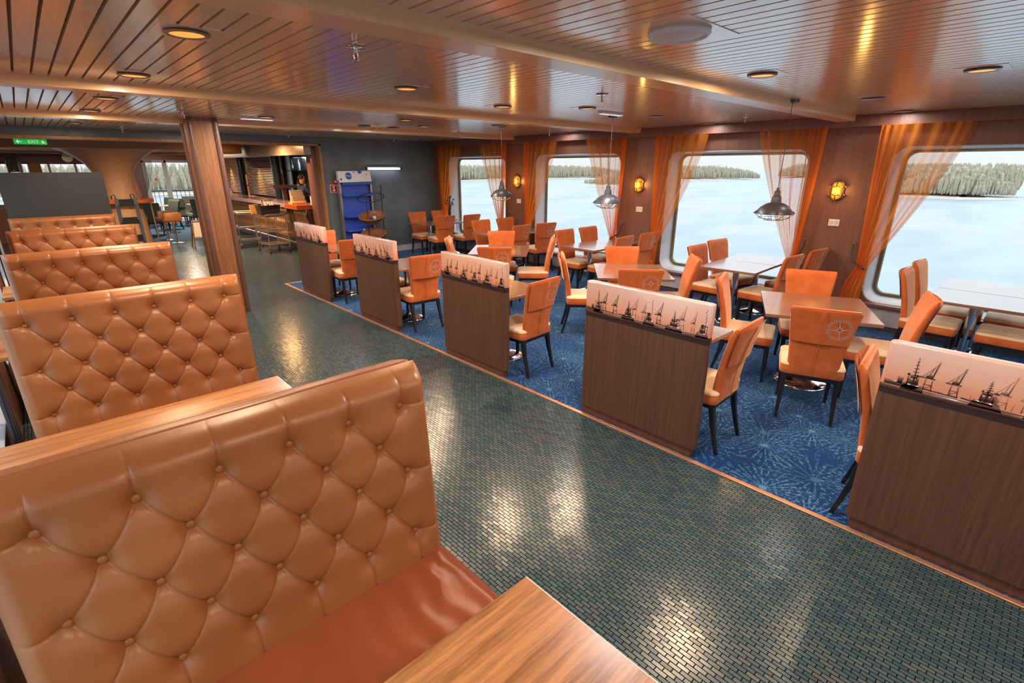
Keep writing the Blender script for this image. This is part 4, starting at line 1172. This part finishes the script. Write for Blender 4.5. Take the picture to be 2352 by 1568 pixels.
r = tag(empty('tube_lamp', (6.10, 10.83, 1.915)), 'white tube lamp fixed on the dark wall', 'wall lamp')
bx(-.45, .43, -.03, .02, -.03, .03).build('housing', M['white'], r, bevel=.004)
MB().cyl((-.42, -.045, -.01), (.41, -.045, -.01), .014, 12).build('tube', M['tube_light'], r)
for s in (-1, 1): bx(s * .44 - .012, s * .44 + .012, -.065, .0, -.03, .03).build('end_cap', M['rubber'], r, bevel=.003)
area('lamp', (0, -.08, -.02), .8, .25, (.85, .9, 1), rot=(PI / 2.4, 0, 0), shape='RECTANGLE', parent=r).data.size_y = .04
r = tag(empty('fire_alarm', (4.93, 10.86, 1.65)), 'small red fire alarm box beside the bar opening', 'alarm')
bx(-.055, .045, -.05, 0, -.045, .045).build('box', M['red'], r, bevel=.005)
bx(-.03, .03, -.054, -.049, -.018, .02).build('glass', M['paper'], r)
r = tag(empty('alarm_sign', (4.885, 10.865, 1.505)), 'red and white alarm button sign under the fire alarm', 'sign')
bx(-.08, .08, -.006, 0, -.08, .08).build('plate', M['paper'], r)
bx(-.07, .07, -.008, -.005, -.07, .07).build('red_field', M['red'], r)
mb = MB(); mb.lathe([(0, 0), (.028, 0), (.028, .002), (0, .002)], n=20, M=Matrix.Translation((0, -.008, -.028)) @ Matrix.Rotation(PI / 2, 4, 'X'))
mb.box(-.012, .012, -.010, -.007, -.02, .045); mb.box(-.028, .028, -.010, -.007, .035, .055)
mb.build('pictogram', M['paper'], r)

# ------------------------------------------------------------------ bar
r = tag(empty('bar_counter', (4.40, 11.80, 0)), 'long bar counter with wavy leather-brown front and orange-lit end', 'bar counter')
LB = 7.4
bx(0, .62, 0, LB, 1.03, 1.12).build('worktop', M['counter'], r, bevel=.006)
bx(-.015, .60, -.01, .75, 1.025, 1.125).build('end_top', M['orange_gloss'], r, bevel=.006)  # glow at the bar end put into this top's orange colour
m = base_mat('wavy_bronze_front', (.30, .15, .07), .30, .35); M['wavy'] = m
mb = MB()
def wave(u, v):
    a = math.sin(u * 2 * PI / .115 + 1.15 * math.sin(v * 2 * PI / .27)); return (.20 - .022 * a, u, v)
mb.grid(wave, [LB * i / 620 for i in range(621)], [.30 + .73 * i / 26 for i in range(27)])
mb.build('wavy_front', m, r, sharp=180)
bx(.225, .60, .02, LB, .08, 1.03).build('body', M['dark_trim'], r)
bx(.27, .60, .02, LB, 0, .08).build('plinth', M['black'], r)
MB().tube([(.12, .1, .22), (.12, LB, .22)], .022, 10).build('foot_rail', M['steel'], r)
# silver bulkhead over it
struct(bx(4.40, 4.55, 11.02, 18.4, 2.19, FARC + .04).build('ceiling_bulkhead', M['silver_band'], bevel=.004))
struct(bx(4.55, 6.5, 11.02, 18.4, 2.24, FARC + .04).build('ceiling_soffit', M['dark_trim']))
# return wall beside the opening
struct(bx(4.55, 6.5, 11.01, 11.12, 0, 2.3).build('wall_bar_end', M['wall_wood']))
struct(bx(4.72, 4.82, 11.12, 11.75, 0, 2.3).build('wall_bar_return', M['wall_wood']))
# louvred screens
def louvre(y0, y1, lb):
    r = tag(empty('louvre_screen', (5.30, (y0 + y1) / 2, 1.12)), lb, 'louvre screen', 'louvred screens behind the bar'); h = (y1 - y0) / 2
    mb = MB()
    for k in range(24):
        z = .03 + k * .0455
        mb.loft([[(-.035, y, z + .004), (-.030, y, z + .020), (.03, y, z - .006), (.028, y, z - .016)] for y in (-h, h)])
    tag(mb.build('slats', base_mat('louvre_silver', (.42, .27, .18), .28, .6), r), kind=None)
    for y in (-h, h): bx(-.04, .04, y - .015, y + .015, 0, 1.12).build('side_rail', M['steel'], r)
    bx(.05, .06, -h, h, 0, 1.12).build('backing', M['dark_trim'], r)
    sp_ = bpy.data.lights.new('lamp', 'SPOT'); sp_.energy = 420; sp_.color = (1, .42, .08); sp_.spot_size = .9; sp_.spot_blend = .8; sp_.shadow_soft_size = .03
    o = bpy.data.objects.new('lamp', sp_); C.objects.link(o); o.parent = r; o.location = (-.22, 0, 1.02); o.rotation_euler = (0, -.20, 0)
    return r
louvre(15.65, 17.85, 'orange-lit louvred screen behind the bar, nearer one')
louvre(18.6, 20.6, 'orange-lit louvred screen behind the bar, farther one beside the pillar')
bx(5.4, 5.5, 15.2, 21.5, 0, 2.24).build('wall_bar_back', M['dark_trim']); bpy.data.objects['wall_bar_back']['kind'] = 'structure'
for y, w in ((15.05, 'right of the nearer louvred screen'), (18.22, 'between the two louvred screens')):
    o = MB().cyl((0, 0, 0), (0, 0, 2.24), .10, 20).build('round_post', M['dark_glass']); o.location = (5.18, y, 0)
    tag(o, 'blue-black glossy round post ' + w, 'post', 'glossy posts in the bar')
for y, z, w in ((15.42, 1.62, 'upper, right of the nearer screen'), (15.42, 1.26, 'lower, right of the nearer screen'), (18.42, 1.55, 'upper, between the screens'), (18.42, 1.2, 'lower, between the screens')):
    o = bx(-.01, .01, -.10, .10, -.16, .16).build('orange_panel', M['frame_wood']); o.location = (5.38, y, z); tag(o, 'small orange wall panel, ' + w, 'wall panel', 'orange wall panels')  # plain oak panel without emission
# back shelf with glasses and bottles
r = tag(empty('bar_shelf', (5.75, 14.6, 0)), 'dark back-bar shelf unit under hanging glasses', 'shelf')
bx(-.42, .75, .10, .16, 0, 2.24).build('back_panel', M['dark_glass'], r)
bx(-.42, .75, -.25, .10, 0, 1.12).build('cupboard', M['dark_trim'], r)
bx(-.42, .75, -.20, .10, 1.84, 1.86).build('glass_shelf', M['black'], r)
bx(-.42, .75, -.20, .10, 1.34, 1.36).build('bottle_shelf', M['black'], r)
for x in (-.42, .0): bx(x, x + .03, -.22, .12, 1.12, 2.24).build('upright', M['steel'], r)
def glass_proto():
    r = empty('wine_glass')
    mt = base_mat('pale_glassware', (.75, .80, .82), .08, 0, spec=1.0)
    MB().lathe([(.030, 0), (.030, -.003), (.004, -.008), (.003, -.07), (.018, -.085), (.030, -.11), (.026, -.16), (.024, -.16), (.027, -.11), (.0, -.085)], n=10, cap1=False).build('glass', mt, r)
    return r
area('lamp', (5.9, 14.45, 2.2), .5, 5, (.9, .95, 1))  # lamp added at the shelf top to brighten the glasses
g = glass_proto(); ugl = []
for j in range(3):
    for i in range(9):
        place(g, ugl, (5.80 + .068 * i, 14.42 + .08 * j, 1.84), 0, 'wine glass hanging upside down under the back-bar shelf', 'hanging wine glasses', 'glass')
def bottle_proto(mt, name='bottle', h=.30, r0=.036):
    r = empty(name)
    MB().lathe([(0, 0), (r0, 0), (r0, h * .60), (r0 * .42, h * .76), (r0 * .38, h * .96), (0, h * .96)], n=14).build('body', mt, r, sharp=50)
    MB().lathe([(0, h * .93), (r0 * .46, h * .93), (r0 * .46, h), (0, h)], n=12).build('cap', M['black'], r)
    MB().lathe([(r0 * 1.02, h * .18), (r0 * 1.02, h * .48)], n=14, cap0=False, cap1=False).build('bottle_label', M['paper'], r)
    return r
bm1 = [base_mat('bottle_green', (.03, .12, .05), .1), base_mat('bottle_amber', (.32, .12, .02), .1), base_mat('bottle_clear', (.5, .55, .58), .1)]
prs = [bottle_proto(x) for x in bm1]; usd = [[], [], []]
nmb = ['green', 'amber', 'clear']
for i in range(11):
    k = (i * 7) % 3
    place(prs[k], usd[k], (5.42 + .095 * i, 14.52, 1.36 if i % 2 else 1.86), 0, nmb[k] + ' spirit bottle on the back-bar shelves', nmb[k] + ' bottles on the back-bar shelves', 'bottle')
def simple(name, boxes, loc, label, cat, rz=0, bev=.004):
    r = tag(empty(name, loc, rz), label, cat)
    for nm, a, mt in boxes: bx(*a).build(nm, M[mt], r, bevel=bev)
    return r
simple('leaflet_stand', [('base', (-.16, .16, -.11, .11, 0, .05), 'kraft'), ('tier', (-.15, .15, -.06, .0, .05, .17), 'taupe'), ('tier', (-.15, .15, 0, .06, .05, .24), 'taupe'), ('tier', (-.15, .15, .06, .11, .05, .30), 'taupe')], (4.80, 12.75, 1.12), 'stepped leaflet stand on the orange end of the bar', 'leaflet stand')
simple('counter_tray', [('tray', (-.16, .16, -.12, .12, 0, .04), 'kraft')], (4.62, 12.35, 1.125), 'flat orange-brown tray near the end of the bar', 'tray')
simple('card_reader', [('body', (-.05, .05, -.04, .04, .0, .16), 'paper'), ('screen', (-.042, .042, -.045, -.035, .05, .15), 'blue_print')], (5.02, 12.4, 1.12), 'small terminal with blue-violet screen at the bar end', 'card terminal')
simple('till', [('body', (-.18, .18, -.14, .14, 0, .20), 'black'), ('keyboard', (-.16, .16, -.20, -.13, .02, .06), 'rubber')], (5.25, 12.2, 1.12), 'black till at the right end of the bar', 'till')
simple('menu_lectern', [('board', (-.30, .30, -.12, .12, .30, .38), 'dark_trim'), ('leg', (-.05, .05, -.05, .05, 0, .30), 'dark_trim')], (4.98, 14.1, 1.12), 'dark slab-topped stand on the bar in front of the shelves', 'stand', 0)
simple('napkin_box', [('box', (-.05, .05, -.05, .05, 0, .14), 'paper'), ('lid', (-.03, .09, .05, .14, 0, .13), 'black')], (4.95, 18.9, 1.12), 'small white and black box near the far end of the bar', 'box')
r = tag(empty('wall_notice', (4.75, 11.735, 1.55)), 'framed notice with dark picture on the wood wall right of the bar', 'notice')
bx(4.84 - 4.75, 4.98 - 4.75, -.62, -.61, -.19, .19).build('sheet', M['kraft'], r); bx(4.88 - 4.75, 4.95 - 4.75, -.625, -.615, .08, .16).build('picture', M['navy_print'], r)
# person tending the bar, bent over behind the counter
pr = tag(empty('person', (5.20, 13.5, -.03), PI), 'person in a navy top standing behind the bar, one forearm reaching forward', 'person')
def skin_body(name, pts, edges, mt, parent, sub=2):
    me = bpy.data.meshes.new(name); me.from_pydata([p[:3] for p in pts], edges, []); me.materials.append(mt)
    o = bpy.data.objects.new(name, me); C.objects.link(o); o.parent = parent
    md = o.modifiers.new('skin', 'SKIN'); md.use_smooth_shade = True
    for i, p in enumerate(pts): me.skin_vertices[0].data[i].radius = (p[3], p[3] if len(p) < 5 else p[4]); 
    me.skin_vertices[0].data[0].use_root = True
    s = o.modifiers.new('sub', 'SUBSURF'); s.levels = sub; s.render_levels = sub
    return o
skin_body('clothed_body', [(0, 0, .98, .15, .12), (0, 0, 1.18, .14, .11), (-.02, 0, 1.42, .16, .12), (-.03, 0, 1.54, .06), (-.03, .19, 1.47, .062), (-.16, .24, 1.32, .048), (-.03, -.19, 1.47, .062), (-.05, -.24, 1.22, .046),
    (0, .10, .80, .09), (0, .11, .45, .065), (.02, .11, .08, .05), (0, -.10, .80, .09), (0, -.11, .45, .065), (.02, -.11, .08, .05)],
    [(0, 1), (1, 2), (2, 3), (2, 4), (4, 5), (2, 6), (6, 7), (0, 8), (8, 9), (9, 10), (0, 11), (11, 12), (12, 13)], M['navy_cloth'], pr)
skin_body('head', [(-.03, 0, 1.55, .05), (-.05, 0, 1.62, .062, .075), (-.055, 0, 1.70, .078, .088), (-.045, 0, 1.77, .066)], [(0, 1), (1, 2), (2, 3)], M['skin'], pr)
skin_body('hair', [(-.02, 0, 1.66, .078), (-.025, 0, 1.73, .088), (-.035, 0, 1.79, .070)], [(0, 1), (1, 2)], M['hair'], pr)
for s, y, ex, ez in ((1, .24, -.16, 1.32), (-1, -.24, -.05, 1.22)):
    hpts = [(ex, y, ez, .040), (ex - .14, y - .04 * s, ez + .02, .032), (ex - .22, y - .05 * s, ez + .03, .028)]
    hed = [(0, 1), (1, 2)]
    for q, (dy, L_) in enumerate(((-.028, .06), (-.010, .075), (.010, .07), (.026, .055))):
        b0 = len(hpts); hx = ex - .25; hy = y - .05 * s; hz = ez + .03
        hpts += [(hx, hy + dy, hz, .010), (hx - L_ * .6, hy + dy * 1.1, hz - .008, .009), (hx - L_, hy + dy * 1.1, hz - .02, .008)]
        hed += [(2, b0), (b0, b0 + 1), (b0 + 1, b0 + 2)]
    b0 = len(hpts); hpts += [(ex - .21, y - .09 * s, ez + .035, .011), (ex - .24, y - .112 * s, ez + .025, .009)]; hed += [(2, b0), (b0, b0 + 1)]
    skin_body('forearm_and_hand', hpts, hed, M['skin'], pr)

# ------------------------------------------------------------------ serving trolleys
def trolley(x, y, rz, lb):
    r = tag(empty('serving_trolley', (x, y, 0), rz), lb, 'trolley', 'serving trolleys'); a, b = .24, .30
    for sx in (-1, 1):
        for yy in (-b, b): MB().tube([(sx * a, yy, .13), (sx * a, yy, .86)], .011, 8).build('upright', M['steel'], r)
    for z in (.20, .50, .84):
        mb = MB(); mb.box(-a, a, -b, b, z - .004, z + .004); mb.build('tray', M['steel'], r)
        MB().tube([(-a, -b, z + .035), (a, -b, z + .035), (a, b, z + .035), (-a, b, z + .035)], .008, 6, True).build('tray_rail', M['steel'], r)
    MB().tube([(-a, -b, .86), (-a - .03, -b - .06, .90), (a + .03, -b - .06, .90), (a, -b, .86)], .011, 8).build('handle', M['steel'], r)
    for sx in (-1, 1):
        for yy in (-b, b):
            w = MB().lathe([(0, -.015), (.045, -.015), (.055, -.010), (.055, .010), (.045, .015), (0, .015)], n=20, M=Matrix.Translation((sx * a, yy + .02, .055)) @ Matrix.Rotation(PI / 2, 4, 'Y')).build('wheel', M['rubber'], r)
            mb = MB(); mb.box(sx * a - .022, sx * a + .022, yy - .01, yy + .03, .10, .13); mb.cyl((sx * a - .02, yy + .02, .055), (sx * a + .02, yy + .02, .055), .02, 10); mb.build('fork', M['brass'], w)
    return r
trolley(4.14, 12.90, .10, 'steel serving trolley carrying a black crate of bottles')
trolley(3.94, 14.15, -.12, 'steel serving trolley with orange-lit shelves, behind the crate trolley')
r = tag(empty('bottle_crate', (4.10, 12.84, .885), .1), 'black plastic crate full of bottles on the trolley', 'crate')
mb = MB(); rg = []
for z, q in ((0, .0), (.20, .025), (.215, .035)): rg.append([(x, y, z) for x, y in rrect(.20 + q, .155 + q, .02, 3)])
for z, q in ((.215, .022), (.02, .0)): rg.append([(x, y, z) for x, y in rrect(.188 + q - .008, .143 + q - .008, .02, 3)])
mb.loft(rg).build('crate_shell', M['black'], r, sharp=40)
for k in range(7): bx(-.205, .205, -.172, -.168, .03 + k * .022, .036 + k * .022).build('rib', M['rubber'], r)
for i, (x, y, k) in enumerate(((-.12, -.04, 1), (-.03, .02, 2), (.06, -.03, 2), (.13, .04, 2))):
    o = copy_tree(prs[k]); o.location = (4.10 + x, 12.84 + y, .91); o['label'] = ['amber bottle at the left of the black crate', 'dark-capped bottle second from the left in the crate', 'dark-capped bottle in the middle of the crate', 'bottle at the right of the black crate'][i]; o['group'] = 'bottles in the trolley crate'
o = bx(-.11, .11, -.006, .006, 0, .22).build('menu_card', M['kraft']); o.location = (3.90, 13.15, .886); o.rotation_euler = (-.15, 0, .3)
tag(o, 'orange card standing beside the black crate', 'card')
o = MB().lathe([(0, 0), (.10, 0), (.13, .035), (.12, .035), (.09, .008), (0, .008)], n=24).build('serving_bowl', M['black']); o.location = (3.92, 14.2, .846)
tag(o, 'dark shallow bowl on the rear trolley', 'bowl')

# ------------------------------------------------------------------ far lounge
o = MB().lathe([(.52, 0), (.49, .3), (.455, .7), (.42, 1.1), (.39, 1.45), (.395, 1.65), (.43, 1.82), (.52, 2.0), (.68, 2.16), (.90, 2.30), (1.1, 2.38), (1.3, FARC + .04)], n=56).build('column_flared', M['column_skin'], sharp=80)
o.location = (1.74, 16.7, 0); struct(o)
r = tag(empty('leaning_shelf', (1.74, 16.7, 0)), 'orange-brown leaning shelf wrapped around the flared column', 'shelf')
mb = arc_band(0, 0, .40, .72, 1.08, 1.16, -PI * .75, PI * .3, 40); mb.build('worktop', M['orange_gloss'], r, sharp=40)
MB().tube([(.60, -.30, 0), (.60, -.30, 1.08)], .02, 8).build('leg', M['steel'], r)
r = tag(empty('magazine_rack', (1.29, 11.6, 0)), 'dark leaning magazine rack beside the grey board', 'magazine rack')
for s in (-1, 1):
    MB().tube([(s * .14, .10, 0), (s * .14, -.02, 1.42), (s * .14 - .012, -.03, 1.47), (s * .14 - .035, -.03, 1.49), (s * .14 - .06, -.03, 1.47), (s * .14 - .06, -.02, 1.40)], .008, 6).build('loop_frame', M['black'], r)
    MB().loft([[(s * .14 - .03, .08 + q, 0), (s * .14 + .03, .08 + q, 0), (s * .14 + .03, -.03 + q, 1.42), (s * .14 - .03, -.03 + q, 1.42)] for q in (0, .02)]).build('side_rail', M['dull_steel'], r)
for z in (1.30, .98, .66):
    mb = MB(); mb.box(-.13, .13, -.14, .03, z - .012, z); mb.box(-.13, .13, .0, .02, z, z + .10); mb.build('shelf', M['black'], r)
def stool(x, y, rz, lb):
    r = tag(empty('bar_stool', (x, y, .0), rz), lb, 'stool', 'tan bar stools')
    MB().lathe([(0, 0), (.19, 0), (.19, .012), (.05, .03), (0, .035)], n=28).build('base', M['chrome'], r, sharp=60)
    MB().cyl((0, 0, .02), (0, 0, .58), .028, 14).build('column', M['chrome'], r)
    MB().tube([(.15 * math.cos(k * PI / 10), .15 * math.sin(k * PI / 10), .28) for k in range(20)], .010, 6, True).build('foot_ring', M['chrome'], r)
    mb = MB(); mb.loft([[(x_, y_, z) for x_, y_ in rrect(.19 - q, .18 - q, .06, 5)] for z, q in ((.56, .01), (.58, 0), (.62, 0), (.635, .02))]); mb.build('seat', M['leather'], r, sharp=60)
    mb = MB(); mb.loft([[(x_, yy + .5 * x_ * x_, z_ + .70) for x_, z_ in rrect(.20 - q, .11 - q, .05, 5)] for yy, q in ((-.21, .01), (-.205, 0), (-.17, 0), (-.165, .01))]); mb.build('backrest', M['leather'], r, sharp=60)
    return r
stool(2.70, 16.2, 0, 'tan swivel bar stool on the blue carpet edge, nearer one')
stool(2.66, 17.05, .15, 'tan swivel bar stool behind the nearer stool')
lc = chair_proto('lounge_chair', M['green_fabric'], M['green_fabric'], M['black_wood'], False); ul = []
for x, y, a, w in ((2.72, 18.5, 60, 'beside the flared column'), (3.2, 19.6, 210, 'left of the door, side-on'), (3.75, 20.5, 60, 'before the door post'), (4.05, 19.85, 95, 'next to the pillar'), (4.15, 21.2, 250, 'by the end window'), (3.3, 21.2, 200, 'at the end door')):
    place(lc, ul, (x, y, .006), math.radians(a - 90), 'grey-green lounge chair ' + w, 'grey-green lounge chairs', 'chair')
lt = empty('lounge_table')
MB().lathe([(0, .71), (.36, .71), (.36, .735), (0, .735)], n=36).build('tabletop', M['taupe'], lt, bevel=.003)
MB().cyl((0, 0, .03), (0, 0, .71), .03, 12).build('column', M['steel'], lt)
MB().lathe([(0, 0), (.22, 0), (.22, .02), (0, .03)], n=24).build('base', M['steel'], lt)
ut = []
for x, y, w in ((3.15, 20.5, 'in front of the end door'), (4.3, 20.6, 'near the end window')): place(lt, ut, (x, y, .006), 0, 'round taupe lounge table ' + w, 'round lounge tables', 'table')
r = tag(empty('floor_sign', (3.27, 15.0, 0)), 'wood-framed pale folding board half hidden by the walnut pillar', 'floor sign')
for s in (-1, 1):
    mb = MB(); mb.loft([[(x, s * (.16 - .22 * z) + q, z) for x, z in ((-.42, .26), (.48, .26), (.42, .62), (-.36, .62))] for q in (0, .01)]); mb.build('panel', M['taupe'], r)
    mb = MB()
    for xa, xb in ((-.43, -.36), (.49, .42)): mb.tube([(xa, s * .16, .0), (xb, s * .02, .66)], .018, 6)
    mb.tube([(-.36, s * .03, .645), (.42, s * .03, .645)], .018, 6); mb.tube([(-.42, s * .105, .24), (.48, s * .105, .24)], .014, 6)
    mb.build('frame', M['dark_trim'], r)
# end curtain
mb = MB(); curtain_sheet(mb, (0, 2.16), (-.1, 1.05), (-.12, .4), .62, .14, .25, folds=5, amp=.02, nu=50, nv=16)
for i, p in enumerate(mb.v): mb.v[i] = (p[1], p[0], p[2])
o = mb.build('curtain', M['blue_voile'], sharp=180); o.location = (3.12, FARY - .08, 0)
tag(o, 'blue-grey sheer curtain left of the glazed end door', 'curtain')
# clock, loudspeaker, exit sign
r = tag(empty('wall_clock', (1.06, 19.18, 2.19)), 'round white wall clock high on the far wood wall', 'clock')
RX = Matrix.Rotation(PI / 2, 4, 'X')
MB().lathe([(.10, 0), (.118, 0), (.118, .03), (.10, .03)], n=32, M=RX).build('rim', M['steel'], r, sharp=40)
MB().lathe([(0, 0), (.102, 0), (.102, .02), (0, .02)], n=32, M=RX).build('dial', M['paper'], r)
for k in range(12):
    a = k * PI / 6; MB().box(-.003, .003, -.024, -.021, .078, .094, M=Matrix.Rotation(a, 4, 'Y')).build('hour_mark', M['black'], r)
for a, L_ in ((-1.55, .055), (1.75, .08)): MB().box(-.003, .003, -.027, -.024, -.01, L_, M=Matrix.Rotation(a, 4, 'Y')).build('hand', M['black'], r)
r = tag(empty('loudspeaker', (-.06, 18.1, 2.0), -.25), 'black loudspeaker mounted at the upper left, tilted downward', 'loudspeaker')
bx(-.12, .12, -.10, .12, -.17, .17).build('cabinet', M['black'], r, bevel=.01)
bx(-.10, .10, -.112, -.10, -.15, .15).build('grille', base_mat('speaker_grille', (.05, .055, .06), .6), r, bevel=.004)
MB().tube([(.11 * a, -.113, .16 * b) for a, b in ((-1, -1), (1, -1), (1, 1), (-1, 1))], .005, 6, True).build('trim', M['steel'], r)
bx(-.02, .02, -.116, -.11, -.14, -.125).build('badge', M['paper'], r)
MB().tube([(0, .12, 0), (0, .6, .05), (0, 1.1, .05)], .012, 6).build('bracket', M['black'], r)
r = tag(empty('exit_sign', (.23, 11.12, 2.352)), 'green EXIT sign with arrow and running figure under the header', 'exit sign')
bx(-.19, .19, -.006, .006, -.075, .0).build('panel', M['exit_green'], r, bevel=.002)
bx(-.20, .20, -.012, .012, -.004, .012).build('mount_rail', M['white'], r)
text('lettering', 'EXIT', .062, (.035, -.0075, -.036), (PI / 2, 0, 0), M['exit_white'], r, .0006)
mb = MB()
def sline(a, b, w=.006):
    dx, dz = b[0] - a[0], b[1] - a[1]; l = math.hypot(dx, dz); nx, nz = -dz / l * w, dx / l * w
    mb.loft([[(a[0] + nx, y, a[1] + nz), (b[0] + nx, y, b[1] + nz), (b[0] - nx, y, b[1] - nz), (a[0] - nx, y, a[1] - nz)] for y in (-.0085, -.006)])
sline((-.155, -.036), (-.10, -.036)); sline((-.155, -.036), (-.135, -.014)); sline((-.155, -.036), (-.135, -.058))
mb.build('arrow', M['exit_white'], r)
mb = MB(); sline((.140, -.026), (.148, -.045), .006); sline((.148, -.045), (.134, -.062), .004); sline((.148, -.045), (.168, -.056), .004); sline((.140, -.028), (.124, -.038), .003); sline((.141, -.028), (.162, -.034), .003); sline((.136, -.014), (.140, -.018), .005)
mb.build('running_figure', M['exit_white'], r)
# bottles and clutter on the sill of the far left window
r = tag(empty('poster_frame', (.33, 19.19, 1.90)), 'small pale red-brown poster in the far left window', 'poster')
bx(-.13, .13, -.01, .01, -.14, .12).build('sheet', M['kraft'], r)
# downlights and bare lamps added to brighten the bar room
fd = downlight_proto(True, 45); CH.pop(fd.name, None); uf = []
for x, y, w in ((.3, 13.2, 'left of the far lounge'), (2.9, 13.6, 'over the bar aisle'), (2.9, 16.8, 'over the stools'), (3.6, 19.5, 'over the far lounge chairs'), (.4, 17.6, 'in the far left corner')):
    place(fd, uf, (x, y, FARC + .03), 0, 'added ceiling downlight ' + w, 'added downlights in the bar room', 'downlight')
for y in (12.15, 14.6): area('lamp', (3.95, y, 2.42), .15, 16, (1, .50, .18))  # bare lamps without fittings, added to turn the counter end orange
for o in bpy.data.objects:
    if o.type == 'LIGHT' and o.parent is None: o['kind'] = 'helper'
